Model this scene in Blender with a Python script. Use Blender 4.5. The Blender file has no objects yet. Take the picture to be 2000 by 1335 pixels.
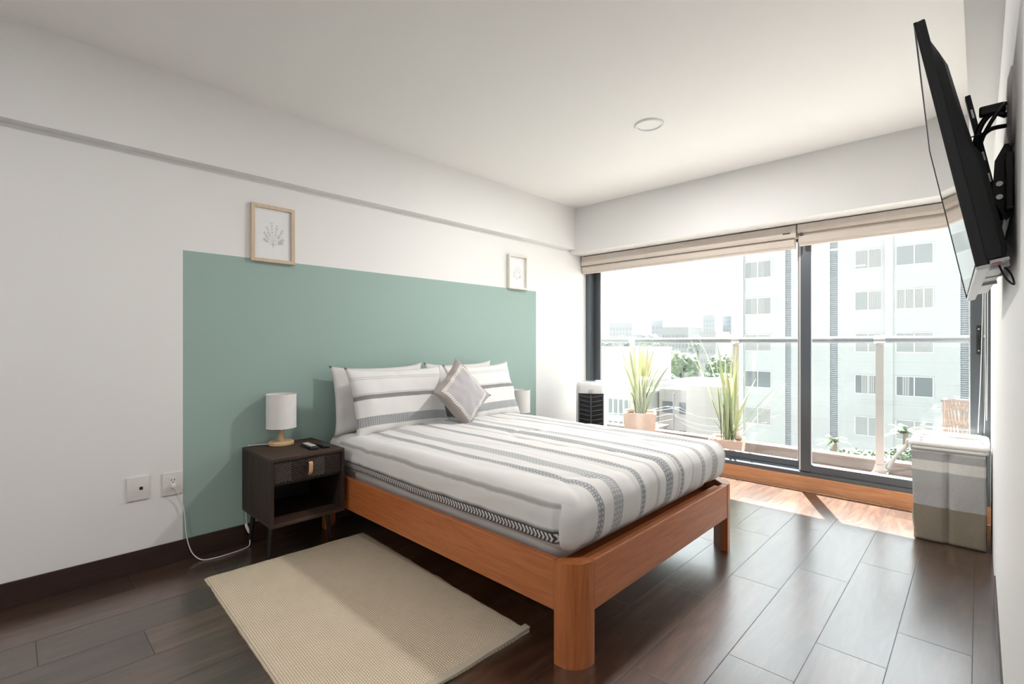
import bpy, bmesh, math, random
from mathutils import Vector, Matrix, noise
R = math.radians
S = bpy.context.scene
COL = S.collection
# ---------------------------------------------------------------- camera, sky, sun, exposure
F_PX = 948.0
cd = bpy.data.cameras.new('camera'); cam = bpy.data.objects.new('camera', cd); COL.objects.link(cam)
cd.sensor_width = 36; cd.lens = 36 * F_PX / 2000; cd.shift_y = 2.5 / 2000
cd.clip_start = 0.01; cd.clip_end = 2000
cam.location = (0, 0, 1.2); cam.rotation_euler = (R(90), 0, R(43.891))
S.camera = cam
S.view_settings.view_transform = 'Standard'; S.view_settings.look = 'None'
S.view_settings.gamma = 1; S.view_settings.use_curve_mapping = False
S.view_settings.exposure = 0.08
w = bpy.data.worlds.new('sky'); S.world = w; w.use_nodes = True
nt = w.node_tree; bg = nt.nodes['Background']
tc = nt.nodes.new('ShaderNodeTexCoord'); sp = nt.nodes.new('ShaderNodeSeparateXYZ')
cr = nt.nodes.new('ShaderNodeValToRGB')      # hazy sky: warm white low down, bluer overhead
nt.links.new(tc.outputs['Generated'], sp.inputs[0]); nt.links.new(sp.outputs['Z'], cr.inputs[0])
cr.color_ramp.elements[0].position = 0.0; cr.color_ramp.elements[0].color = (1.0, 0.985, 0.96, 1)
cr.color_ramp.elements[1].position = 0.7; cr.color_ramp.elements[1].color = (0.86, 0.93, 1.0, 1)
sb = nt.nodes.new('ShaderNodeMapRange')      # the haze glows on the sun's side (+y) and is dimmer opposite it
sb.inputs['From Min'].default_value = -0.5; sb.inputs['From Max'].default_value = 0.6
sb.inputs['To Min'].default_value = 0.95; sb.inputs['To Max'].default_value = 3.5
nt.links.new(sp.outputs['Y'], sb.inputs['Value']); nt.links.new(sb.outputs[0], bg.inputs[1])
nt.links.new(cr.outputs[0], bg.inputs[0])
sd = bpy.data.lights.new('sun', 'SUN'); sun = bpy.data.objects.new('sun', sd); COL.objects.link(sun)
sd.energy = 60.0; sd.angle = R(0.6); sd.color = (1, 0.965, 0.92)
sun.rotation_euler = Vector((0.335 , -0.72, -1.95)).to_track_quat('-Z', 'Y').to_euler()
sun.location = (-2, 12, 18)
for k_, (lx, ly) in enumerate(((-1.565, 2.93), (-1.565, .35), (-1.565, -1.75))):     # the ceiling light, plus two unseen fill lamps added to brighten the room
    ld = bpy.data.lights.new('ceiling_light_lamp', 'AREA'); lo = bpy.data.objects.new('ceiling_light_lamp', ld); COL.objects.link(lo)
    ld.shape = 'DISK'; ld.size = 0.16; ld.energy = (36, 10, 26)[k_]; ld.color = (1, 0.975, 0.955)
    lo.location = (lx, ly, 2.622)

# ---------------------------------------------------------------- helpers
def link_obj(name, bm, mat, parent=None, smooth=None, mats=None):
    bmesh.ops.recalc_face_normals(bm, faces=bm.faces[:])
    me = bpy.data.meshes.new(name); bm.to_mesh(me); bm.free()
    o = bpy.data.objects.new(name, me); COL.objects.link(o)
    for m in (mats or [mat]): me.materials.append(m)
    if parent: o.parent = parent
    if smooth is not None:
        for p in me.polygons: p.use_smooth = True
        if smooth < 180:
            try: me.set_sharp_from_angle(angle=R(smooth))
            except Exception: pass
    return o
obj = link_obj
def tag(o, label=None, cat=None, group=None, kind=None):
    if label: o['label'] = label
    if cat: o['category'] = cat
    if group: o['group'] = group
    if kind: o['kind'] = kind
    return o
def thing(name, label, cat, loc=(0, 0, 0), rot=(0, 0, 0), group=None):
    o = bpy.data.objects.new(name, None); COL.objects.link(o)
    o.empty_display_size = 0.05; o.location = loc; o.rotation_euler = rot
    return tag(o, label, cat, group)
def structure(name, label=None):
    o = bpy.data.objects.new(name, None); COL.objects.link(o); o['kind'] = 'structure'
    return o
def copy_tree(o, parent=None):
    c = o.copy(); COL.objects.link(c); c.parent = parent
    for ch in list(o.children): copy_tree(ch, c)
    return c
def box(bm, x0, x1, y0, y1, z0, z1, bev=0, seg=2, M=None, mi=0):
    vs = [bm.verts.new((x, y, z)) for x in (x0, x1) for y in (y0, y1) for z in (z0, z1)]
    idx = [(0, 1, 3, 2), (4, 6, 7, 5), (0, 4, 5, 1), (2, 3, 7, 6), (0, 2, 6, 4), (1, 5, 7, 3)]
    fs = [bm.faces.new([vs[i] for i in f]) for f in idx]
    for f in fs: f.material_index = mi
    if bev:
        es = list({e for f in fs for e in f.edges})
        r = bmesh.ops.bevel(bm, geom=es, offset=bev, segments=seg, profile=0.5, affect='EDGES')
        vs = list({v for f in r['faces'] for v in f.verts} | {v for v in vs if v.is_valid})
        for f in r['faces']: f.material_index = mi
    if M is not None:
        for v in vs: v.co = M @ v.co
    return vs
def tube(bm, pts, r, n=10, caps=True, closed=False, mi=0):
    pts = [Vector(p) for p in pts]; rings = []; N = len(pts)
    rr = r if isinstance(r, (list, tuple)) else [r] * N
    prev = None
    for i, p in enumerate(pts):
        if closed: t = pts[(i + 1) % N] - pts[i - 1]
        else: t = pts[min(i + 1, N - 1)] - pts[max(i - 1, 0)]
        t.normalize()
        if prev is None:
            a = Vector((0, 0, 1)) if abs(t.z) < 0.9 else Vector((1, 0, 0))
            u = t.cross(a).normalized()
        else:
            u = (prev - t * prev.dot(t)).normalized()
        prev = u; v = t.cross(u)
        rings.append([bm.verts.new(p + (u * math.cos(2 * math.pi * k / n) + v * math.sin(2 * math.pi * k / n)) * rr[i]) for k in range(n)])
    m = N if closed else N - 1
    for i in range(m):
        A, B = rings[i], rings[(i + 1) % N]
        for k in range(n):
            f = bm.faces.new((A[k], A[(k + 1) % n], B[(k + 1) % n], B[k])); f.material_index = mi
    if caps and not closed:
        bm.faces.new(rings[0][::-1]).material_index = mi; bm.faces.new(rings[-1]).material_index = mi
def lathe(bm, prof, n=32, c=(0, 0, 0), caps=True):
    rings = []
    for (r, z) in prof:
        rings.append([bm.verts.new((c[0] + r * math.cos(2 * math.pi * k / n), c[1] + r * math.sin(2 * math.pi * k / n), c[2] + z)) for k in range(n)])
    for A, B in zip(rings, rings[1:]):
        for k in range(n): bm.faces.new((A[k], A[(k + 1) % n], B[(k + 1) % n], B[k]))
    if caps:
        bm.faces.new(rings[0][::-1]); bm.faces.new(rings[-1])
def prism(bm, poly, axis, a, b):
    """extrude a 2D polygon along axis ('x','y','z') from a to b"""
    def mk(p, t):
        if axis == 'x': return (t, p[0], p[1])
        if axis == 'y': return (p[0], t, p[1])
        return (p[0], p[1], t)
    A = [bm.verts.new(mk(p, a)) for p in poly]; B = [bm.verts.new(mk(p, b)) for p in poly]
    n = len(poly)
    for i in range(n): bm.faces.new((A[i], A[(i + 1) % n], B[(i + 1) % n], B[i]))
    bm.faces.new(A[::-1]); bm.faces.new(B)
def smoothpts(ctrl, n=8):
    c = [Vector(p) for p in ctrl]; c = [c[0]] + c + [c[-1]]; out = []
    for i in range(1, len(c) - 2):
        for k in range(n):
            t = k / n
            out.append(0.5 * ((2 * c[i]) + (c[i + 1] - c[i - 1]) * t + (2 * c[i - 1] - 5 * c[i] + 4 * c[i + 1] - c[i + 2]) * t * t + (-c[i - 1] + 3 * c[i] - 3 * c[i + 1] + c[i + 2]) * t ** 3))
    out.append(c[-2]); return out
B = bmesh.new

# ---------------------------------------------------------------- materials
class NM:
    """tiny node-graph helper"""
    def __init__(s, name):
        s.m = bpy.data.materials.new(name); s.m.use_nodes = True; s.t = s.m.node_tree
        s.p = s.t.nodes['Principled BSDF']; s.out = s.t.nodes['Material Output']
    def n(s, typ, **kw):
        k = s.t.nodes.new(typ)
        for a, b in kw.items(): setattr(k, a, b)
        return k
    def l(s, a, b): s.t.links.new(a, b)
    def put(s, sock, v):
        if v is None: return
        if isinstance(v, bpy.types.NodeSocket): s.l(v, sock)
        else: sock.default_value = v
    def math(s, op, a, b=None, c=None):
        k = s.n('ShaderNodeMath', operation=op); s.put(k.inputs[0], a); s.put(k.inputs[1], b)
        if c is not None: s.put(k.inputs[2], c)
        return k.outputs[0]
    def coord(s, out='Object'): return s.n('ShaderNodeTexCoord').outputs[out]
    def sep(s, v):
        k = s.n('ShaderNodeSeparateXYZ'); s.l(v, k.inputs[0]); return k.outputs
    def comb(s, x, y, z):
        k = s.n('ShaderNodeCombineXYZ'); s.put(k.inputs[0], x); s.put(k.inputs[1], y); s.put(k.inputs[2], z); return k.outputs[0]
    def mapping(s, v, scale=(1, 1, 1), loc=(0, 0, 0), rot=(0, 0, 0)):
        k = s.n('ShaderNodeMapping'); s.l(v, k.inputs[0]); k.inputs['Scale'].default_value = scale
        k.inputs['Location'].default_value = loc; k.inputs['Rotation'].default_value = rot; return k.outputs[0]
    def noise(s, v, scale, detail=3, rough=0.5, dist=0):
        k = s.n('ShaderNodeTexNoise'); s.l(v, k.inputs['Vector']); k.inputs['Scale'].default_value = scale
        k.inputs['Detail'].default_value = detail; k.inputs['Roughness'].default_value = rough; k.inputs['Distortion'].default_value = dist
        return k.outputs['Fac']
    def ramp(s, f, stops, interp='LINEAR'):
        k = s.n('ShaderNodeValToRGB'); s.put(k.inputs[0], f); e = k.color_ramp.elements; k.color_ramp.interpolation = interp
        while len(e) < len(stops): e.new(0.5)
        for i, (p, c) in enumerate(sorted(stops, key=lambda q: q[0])):
            e[i].position = p; e[i].color = (*c, 1) if len(c) == 3 else c
        return k.outputs[0]
    def mix(s, f, a, b, typ='MIX'):
        k = s.n('ShaderNodeMix', data_type='RGBA', blend_type=typ); s.put(k.inputs['Factor'], f)
        s.put(k.inputs['A'], (*a, 1) if isinstance(a, tuple) and len(a) == 3 else a)
        s.put(k.inputs['B'], (*b, 1) if isinstance(b, tuple) and len(b) == 3 else b)
        return k.outputs['Result']
    def bump(s, h, strength=0.2, dist=0.01):
        k = s.n('ShaderNodeBump'); s.l(h, k.inputs['Height']); k.inputs['Strength'].default_value = strength
        k.inputs['Distance'].default_value = dist; s.l(k.outputs[0], s.p.inputs['Normal'])
    def base(s, c): s.put(s.p.inputs['Base Color'], (*c, 1) if isinstance(c, tuple) and len(c) == 3 else c)
    def set(s, **kw):
        for a, v in kw.items(): s.p.inputs[a.replace('_', ' ')].default_value = v
        return s
def simple(name, col, rough=0.5, metal=0, bump=0, scale=40, vary=0.0, **kw):
    g = NM(name); g.set(Roughness=rough, Metallic=metal)
    c = g.coord()
    if vary:
        f = g.noise(c, scale * 0.2, 3)
        a = tuple(max(0, x * (1 - vary)) for x in col); b = tuple(min(1, x * (1 + vary)) for x in col)
        g.base(g.ramp(f, [(0.3, a), (0.7, b)]))
    else: g.base(col)
    if bump: g.bump(g.noise(c, scale, 4), bump, 0.005)
    for a, v in kw.items(): g.p.inputs[a.replace('_', ' ')].default_value = v
    return g.m
def wood(name, dark, mid, light, axis='x', rough=0.4, scale=1.0, bump=0.05, coat=0.0):
    g = NM(name); c = g.coord()
    sc = {'x': (1.2, 14, 14), 'y': (14, 1.2, 14), 'z': (14, 14, 1.2)}[axis]
    m = g.mapping(c, tuple(q * scale for q in sc))
    f = g.noise(m, 2.2, 6, 0.6, 1.2); f2 = g.noise(m, 9, 4, 0.6, 0.3)
    ff = g.math('ADD', g.math('MULTIPLY', f, 0.7), g.math('MULTIPLY', f2, 0.3))
    g.base(g.ramp(ff, [(0.3, dark), (0.5, mid), (0.7, light)]))
    g.set(Roughness=rough); g.p.inputs['Coat Weight'].default_value = coat; g.p.inputs['Coat Roughness'].default_value = 0.25
    g.bump(ff, bump, 0.004)
    return g.m
WHITE = (0.79, 0.785, 0.775)
def wall_paint(name, col=WHITE, green=False):
    g = NM(name); c = g.coord(); x, y, z = g.sep(c)
    base = col
    if green:
        inside = g.math('MULTIPLY', g.math('MULTIPLY', g.math('GREATER_THAN', y, 0.674), g.math('LESS_THAN', y, 3.651)), g.math('LESS_THAN', z, 1.7165))
        base = g.mix(inside, col, (0.305, 0.42, 0.385))
    g.base(base); g.set(Roughness=0.62)
    g.bump(g.noise(c, 90, 4), 0.03, 0.003)
    return g.m
def floor_mat():
    g = NM('wood_look_porcelain_floor'); c = g.coord(); x, y, z = g.sep(c)
    W, L, ST = 0.2272, 0.995, 0.3165
    cx = g.math('DIVIDE', g.math('ADD', x, 0.0175), W)
    col = g.math('FLOOR', cx); fx = g.math('SUBTRACT', cx, col)
    yy = g.math('SUBTRACT', g.math('SUBTRACT', y, 2.565 + ST), g.math('MULTIPLY', col, ST))
    cy = g.math('DIVIDE', yy, L); row = g.math('FLOOR', cy); fy = g.math('SUBTRACT', cy, row)
    ex = g.math('MULTIPLY', g.math('MINIMUM', fx, g.math('SUBTRACT', 1, fx)), W)
    ey = g.math('MULTIPLY', g.math('MINIMUM', fy, g.math('SUBTRACT', 1, fy)), L)
    e = g.math('MINIMUM', ex, ey)
    grout = g.math('LESS_THAN', e, 0.0017)
    wn = g.n('ShaderNodeTexWhiteNoise', noise_dimensions='3D'); g.l(g.comb(col, row, 3.7), wn.inputs['Vector'])
    rnd = wn.outputs['Value']
    v = g.comb(g.math('ADD', x, g.math('MULTIPLY', rnd, 37)), g.math('ADD', g.math('MULTIPLY', y, 0.13), g.math('MULTIPLY', rnd, 11)), rnd)
    f = g.noise(v, 9, 7, 0.62, 1.6); f2 = g.noise(v, 42, 5, 0.65, 0.4)
    ff = g.math('ADD', g.math('MULTIPLY', f, 0.66), g.math('MULTIPLY', f2, 0.34))
    wood_c = g.ramp(ff, [(0.30, (0.022, 0.009, 0.005)), (0.46, (0.055, 0.024, 0.013)), (0.58, (0.100, 0.049, 0.027)), (0.74, (0.17, 0.09, 0.052))])
    tone = g.math('ADD', 0.5, g.math('MULTIPLY', rnd, 0.55))
    wood_c = g.mix(1.0, wood_c, g.comb(tone, tone, tone), 'MULTIPLY')
    g.base(g.mix(grout, wood_c, (0.045, 0.04, 0.037)))
    g.put(g.p.inputs['Roughness'], g.math('ADD', 0.27, g.math('MULTIPLY', f2, 0.12)))
    g.p.inputs['IOR'].default_value = 1.5
    g.put(g.p.inputs['Coat Weight'], g.math('MULTIPLY', g.math('SUBTRACT', 1.0, grout), 0.9)); g.p.inputs['Coat IOR'].default_value = 2.2; g.p.inputs['Coat Roughness'].default_value = 0.24
    h = g.math('ADD', g.math('MULTIPLY', g.math('MINIMUM', e, 0.003), 300), g.math('MULTIPLY', f2, 0.15))
    g.bump(h, 0.25, 0.002)
    return g.m
def glass_mat(name, tint=(0.97, 0.99, 0.985), refl=0.06):
    g = NM(name); g.t.nodes.remove(g.p)
    tr = g.n('ShaderNodeBsdfTransparent'); tr.inputs[0].default_value = (*tint, 1)
    gl = g.n('ShaderNodeBsdfGlossy'); gl.inputs['Roughness'].default_value = 0.0
    lw = g.n('ShaderNodeLayerWeight'); lw.inputs[0].default_value = 0.5
    fr = g.math('ADD', g.math('MULTIPLY', g.math('POWER', lw.outputs['Facing'], 5.0), 0.6), 0.03)
    mx = g.n('ShaderNodeMixShader'); g.l(fr, mx.inputs[0]); g.l(tr.outputs[0], mx.inputs[1]); g.l(gl.outputs[0], mx.inputs[2])
    g.l(mx.outputs[0], g.out.inputs[0]); return g.m
def cloth(name, col, scale=900, bump=0.15, col2=None, vary=0.04):
    g = NM(name); c = g.coord()
    wv = g.noise(c, scale, 2); f = g.noise(c, 6, 3)
    a = tuple(x * (1 - vary) for x in col); b = tuple(min(1, x * (1 + vary)) for x in col)
    base = g.ramp(f, [(0.3, a), (0.7, b)])
    g.base(base); g.set(Roughness=0.9); g.p.inputs['Sheen Weight'].default_value = 0.15
    g.bump(wv, bump, 0.002); return g.m
def striped(name, coord_idx, stripes, white, lo, hi, patt=0.0, seed=0):
    """bands along one UV axis; stripes = (a, b, colour, patterned)"""
    g = NM(name); uv = g.coord('UV'); u, v, _ = g.sep(uv)
    t, s = (u, v) if coord_idx == 0 else (v, u)
    wob = g.math('MULTIPLY', g.math('SUBTRACT', g.noise(uv, 9, 2), 0.5), 0.006 * (hi - lo))
    f = g.math('DIVIDE', g.math('SUBTRACT', g.math('ADD', t, wob), lo), hi - lo)
    def chain(ss):
        st = [(0.0, white)]
        for (a, b, c_) in ss:
            a = (a - lo) / (hi - lo); b = (b - lo) / (hi - lo); e = 0.0012
            st += [(a - e, white), (a + e, c_), (b - e, c_), (b + e, white)]
        return g.ramp(f, st)
    def mask(ss):
        st = [(0.0, (0, 0, 0))]
        for (a, b) in ss:
            a = (a - lo) / (hi - lo); b = (b - lo) / (hi - lo)
            st += [(a, (1, 1, 1)), (b, (0, 0, 0))]
        return g.ramp(f, st, 'CONSTANT')
    half = [s_ for s_ in stripes]
    n = 7; groups = [half[i:i + n] for i in range(0, len(half), n)]
    base = None
    for gr in groups:
        c_ = chain([(a, b, k) for a, b, k, p in gr])
        base = c_ if base is None else g.mix(1.0, base, c_, 'DARKEN')
    # woven motif: small diamonds and chevrons of the white yarn showing in the dark bands
    pt = [(a, b) for a, b, k, p in stripes if p == 1]
    if pt:
        tri = g.math('ABSOLUTE', g.math('SUBTRACT', g.math('FRACT', g.math('MULTIPLY', s, 50)), 0.5))
        tri2 = g.math('ABSOLUTE', g.math('SUBTRACT', g.math('FRACT', g.math('MULTIPLY', t, 50)), 0.5))
        d = g.math('GREATER_THAN', g.math('ADD', tri, tri2), 0.56)
        d2 = g.math('LESS_THAN', g.math('ADD', tri, tri2), 0.2)
        dd = g.math('MAXIMUM', d, d2)
        base = g.mix(g.math('MULTIPLY', g.math('MULTIPLY', dd, mask(pt)), 0.6), base, white)
    zz = [(a, b) for a, b, k, p in stripes if p == 2]
    if zz:
        a, b = zz[0]; mid = (a + b) / 2
        off = g.math('ABSOLUTE', g.math('SUBTRACT', t, mid))
        ph = g.math('FRACT', g.math('ADD', g.math('MULTIPLY', s, 50), g.math('MULTIPLY', off, 32)))
        d = g.math('MULTIPLY', g.math('LESS_THAN', ph, 0.52), g.math('LESS_THAN', off, (b - a) * 0.30))
        base = g.mix(g.math('MULTIPLY', d, mask(zz)), base, tuple(q * 0.95 for q in white))
    gr = g.noise(uv, 260, 3, 0.7)
    base = g.mix(0.35, base, g.ramp(gr, [(0.35, (0.8, 0.8, 0.8)), (0.6, (1, 1, 1))]), 'MULTIPLY')
    g.base(base); g.set(Roughness=0.92); g.p.inputs['Sheen Weight'].default_value = 0.15
    g.bump(g.noise(g.coord(), 700, 2), 0.12, 0.002)
    return g.m
LINEN = (0.74, 0.725, 0.71)
M = {}
M['wall'] = wall_paint('white_wall_paint'); M['wall_green'] = wall_paint('white_and_sage_wall_paint', green=True)
M['ceil'] = simple('ceiling_paint', (0.88, 0.865, 0.845), 0.7, bump=0.02, scale=80)
M['floor'] = floor_mat()
M['base'] = wood('dark_baseboard_tile', (0.016, 0.006, 0.004), (0.03, 0.012, 0.008), (0.045, 0.02, 0.012), 'y', 0.35)
M['step'] = wood('orange_wood_step', (0.36, 0.15, 0.06), (0.46, 0.21, 0.095), (0.55, 0.28, 0.14), 'x', 0.35)
M['bed'] = wood('honey_cedar', (0.35, 0.095, 0.025), (0.47, 0.145, 0.042), (0.56, 0.195, 0.065), 'x', 0.38, coat=0.25)
M['bedy'] = wood('honey_cedar_cross', (0.35, 0.095, 0.025), (0.47, 0.145, 0.042), (0.56, 0.195, 0.065), 'y', 0.38, coat=0.25)
M['bedz'] = wood('honey_cedar_upright', (0.35, 0.095, 0.025), (0.47, 0.145, 0.042), (0.56, 0.195, 0.065), 'z', 0.38, coat=0.25)
M['walnut'] = wood('walnut_veneer', (0.018, 0.009, 0.006), (0.045, 0.023, 0.014), (0.09, 0.05, 0.031), 'y', 0.6, 1.2)
M['walnutz'] = wood('walnut_veneer_upright', (0.014, 0.007, 0.005), (0.028, 0.015, 0.010), (0.05, 0.028, 0.018), 'z', 0.65, 1.2)
M['drawer'] = simple('black_brown_carved_wood', (0.012, 0.009, 0.008), 0.5, bump=0.1)
M['black'] = simple('black_plastic', (0.012, 0.012, 0.013), 0.4)
M['blackm'] = simple('black_metal', (0.015, 0.015, 0.016), 0.35, 0.3)
M['alu'] = simple('charcoal_aluminium', (0.12, 0.135, 0.15), 0.3, 0.45)
M['alud'] = simple('dark_seal', (0.02, 0.022, 0.025), 0.5)
M['aluw'] = simple('bright_aluminium_bead', (0.7, 0.7, 0.7), 0.4, 0.2)
M['steel'] = simple('brushed_steel', (0.62, 0.63, 0.65), 0.3, 0.85)
M['leather'] = simple('tan_leather', (0.62, 0.36, 0.21), 0.55, bump=0.1)
M['pine'] = wood('pale_beech', (0.55, 0.34, 0.17), (0.66, 0.44, 0.25), (0.74, 0.53, 0.33), 'z', 0.45, 1)
M['pinex'] = wood('pale_oak_frame', (0.50, 0.38, 0.26), (0.60, 0.47, 0.34), (0.68, 0.56, 0.43), 'z', 0.5, 1)
M['creamframe'] = simple('cream_lacquer_frame', (0.72, 0.70, 0.62), 0.45)
M['paper'] = simple('art_paper', (0.78, 0.78, 0.80), 0.8)
M['ink'] = simple('grey_green_ink', (0.40, 0.42, 0.40), 0.9)
M['ink2'] = simple('faint_ink', (0.52, 0.53, 0.50), 0.9)
M['plate'] = simple('white_socket_plastic', (0.72, 0.70, 0.68), 0.35)
M['cord'] = simple('white_cord', (0.78, 0.77, 0.74), 0.5)
M['shade'] = cloth('white_linen_shade', (0.80, 0.775, 0.76), 700, 0.1)
M['pillow'] = cloth('ivory_pillow_cotton', (0.70, 0.68, 0.66))
M['mattress'] = cloth('mattress_ticking', (0.7, 0.69, 0.67))
M['blind'] = cloth('beige_blind_fabric', (0.66, 0.585, 0.52), 500, 0.08, vary=0.02)
M['rug_edge'] = cloth('cream_rug_binding', (0.52, 0.45, 0.36))
G1 = (0.20, 0.22, 0.24); G2 = (0.33, 0.345, 0.355); TAUPE = (0.42, 0.405, 0.385); PALE = (0.55, 0.545, 0.54); DK = (0.06, 0.06, 0.065); TAUPE2 = (0.24, 0.235, 0.23)
M['duvet'] = striped('striped_duvet_cotton', 0, [
    (1.262, 1.322, DK, 2), (1.404, 1.426, TAUPE, 0),
    (1.612, 1.652, G1, 1), (1.728, 1.800, G2, 1), (1.948, 1.990, G1, 1), (2.100, 2.126, PALE, 0),
    (2.185, 2.258, G1, 1), (2.312, 2.345, PALE, 0), (2.345, 2.378, G1, 1), (2.485, 2.500, PALE, 0),
    (2.600, 2.640, G2, 1), (2.745, 2.815, G2, 1), (2.915, 2.945, PALE, 0), (3.03, 3.06, TAUPE, 0)], LINEN, 1.15, 3.35)
M['case'] = striped('striped_pillowcase_cotton', 1, [
    (0.130, 0.265, G1, 1), (0.515, 0.578, TAUPE2, 0), (0.584, 0.602, PALE, 0), (0.815, 0.83, PALE, 0), (0.845, 0.862, PALE, 0)], LINEN, 0.0, 1.0)
def cushion_mat():
    g = NM('grey_velvet_embroidered'); u, v, _ = g.sep(g.coord('UV'))
    du = g.math('MINIMUM', u, g.math('SUBTRACT', 1, u)); dv = g.math('MINIMUM', v, g.math('SUBTRACT', 1, v))
    d = g.math('MINIMUM', du, dv); sm = g.math('ADD', u, v); df = g.math('SUBTRACT', u, v)
    band = g.math('MULTIPLY', g.math('GREATER_THAN', d, 0.10), g.math('LESS_THAN', d, 0.165))
    chev = g.math('LESS_THAN', g.math('FRACT', g.math('ADD', g.math('MULTIPLY', sm, 22), g.math('MULTIPLY', g.math('ABSOLUTE', g.math('SUBTRACT', d, 0.132)), 16))), 0.42)
    outer = g.math('LESS_THAN', d, 0.10)
    base = g.mix(outer, (0.40, 0.385, 0.395), (0.30, 0.265, 0.25))
    base = g.mix(g.math('MULTIPLY', band, chev), base, (0.80, 0.74, 0.66))
    g.base(base); g.set(Roughness=0.85); g.p.inputs['Sheen Weight'].default_value = 0.4
    g.bump(g.noise(g.coord(), 400, 2), 0.15, 0.002); return g.m
M['cushion'] = cushion_mat()
def rug_mat():
    g = NM('cream_woven_cotton_rug'); c = g.coord(); x, y, z = g.sep(c)
    kx = g.math('MULTIPLY', x, 78); ky = g.math('MULTIPLY', y, 112)
    row = g.math('FLOOR', ky); kx = g.math('ADD', kx, g.math('MULTIPLY', g.math('MODULO', row, 2.0), 0.5))
    a = g.math('ABSOLUTE', g.math('SUBTRACT', g.math('FRACT', kx), 0.5)); b = g.math('ABSOLUTE', g.math('SUBTRACT', g.math('FRACT', ky), 0.5))
    h = g.math('SUBTRACT', 1.0, g.math('SQRT', g.math('ADD', g.math('MULTIPLY', g.math('MULTIPLY', a, a), 3.0), g.math('MULTIPLY', g.math('MULTIPLY', b, b), 3.4))))
    n = g.noise(c, 5, 4, 0.6)
    base = g.ramp(h, [(0.05, (0.50, 0.40, 0.29)), (0.40, (0.80, 0.68, 0.52)), (0.9, (0.88, 0.78, 0.62))])
    base = g.mix(0.5, base, g.ramp(n, [(0.3, (0.86, 0.84, 0.80)), (0.7, (1, 1, 1))]), 'MULTIPLY')
    g.base(base); g.set(Roughness=0.95); g.bump(h, 0.8, 0.004); return g.m
M['rug'] = rug_mat()
def hamper_mat():
    g = NM('banded_linen_hamper'); c = g.coord(); x, y, z = g.sep(c)
    n = g.noise(g.mapping(c, (60, 60, 400)), 1.0, 3)
    st = [(0.0, (0.27, 0.235, 0.18)), (0.213 / 0.6, (0.27, 0.235, 0.18)), (0.216 / 0.6, (0.47, 0.465, 0.455)), (0.425 / 0.6, (0.47, 0.465, 0.455)), (0.428 / 0.6, (0.74, 0.725, 0.69)),
          (0.487 / 0.6, (0.74, 0.725, 0.69)), (0.49 / 0.6, (0.44, 0.43, 0.42)), (0.535 / 0.6, (0.44, 0.43, 0.42)), (0.538 / 0.6, (0.70, 0.70, 0.70)), (0.545 / 0.6, (0.70, 0.70, 0.70)), (0.548 / 0.6, (0.44, 0.43, 0.42))]
    base = g.ramp(g.math('DIVIDE', z, 0.6), st)
    base = g.mix(0.6, base, g.ramp(n, [(0.3, (0.75, 0.75, 0.75)), (0.65, (1, 1, 1))]), 'MULTIPLY')
    g.base(base); g.set(Roughness=0.9); g.bump(n, 0.15, 0.002); return g.m
M['hamper'] = hamper_mat()
M['hamper_white'] = cloth('white_canvas', (0.80, 0.78, 0.75))
M['coolerw'] = simple('white_appliance_plastic', (0.80, 0.80, 0.80), 0.35)
M['slat'] = simple('dark_grey_louvre', (0.06, 0.075, 0.09), 0.35)
M['glass'] = glass_mat('window_glass'); M['glass2'] = glass_mat('balustrade_glass', (0.97, 0.985, 0.985))
M['terracotta'] = simple('terracotta', (0.60, 0.43, 0.36), 0.8, bump=0.1, vary=0.08)
M['soil'] = simple('soil', (0.10, 0.07, 0.05), 0.95, bump=0.4)
def leaf_mat():
    g = NM('flax_leaf'); c = g.coord(); x, y, z = g.sep(c)
    at = g.n('ShaderNodeAttribute', attribute_name='tone').outputs['Fac']
    f = g.math('ADD', g.math('MULTIPLY', g.noise(c, 7, 3), 0.4), g.math('MULTIPLY', at, 0.75))
    g.base(g.ramp(f, [(0.25, (0.22, 0.28, 0.17)), (0.55, (0.36, 0.41, 0.24)), (0.8, (0.52, 0.52, 0.32)), (0.95, (0.60, 0.42, 0.32))]))
    g.set(Roughness=0.55); g.p.inputs['Transmission Weight'].default_value = 0.0
    return g.m
M['leaf'] = leaf_mat()
M['deck'] = simple('balcony_floor_tile', (0.22, 0.17, 0.155), 0.6, bump=0.05, vary=0.08)
M['concrete'] = simple('pale_render', (0.5, 0.49, 0.48), 0.85, bump=0.1)
M['rope'] = cloth('beige_rope', (0.36, 0.29, 0.25), 300, 0.3)
M['tvscreen'] = simple('tv_screen', (0.006, 0.006, 0.007), 0.06)
M['tvscreen'].node_tree.nodes['Principled BSDF'].inputs['IOR'].default_value = 1.6
M['tvbody'] = simple('tv_back_plastic', (0.006, 0.008, 0.010), 0.5, bump=0.05, scale=200)
M['tvsilver'] = simple('tv_silver_rim', (0.55, 0.56, 0.57), 0.35, 0.4)
M['red'] = simple('red_sticker', (0.6, 0.1, 0.1), 0.5)
XL, XR, YB, YW, ZC = -3.18, 0.056, -2.6, 4.50, 2.64
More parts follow.
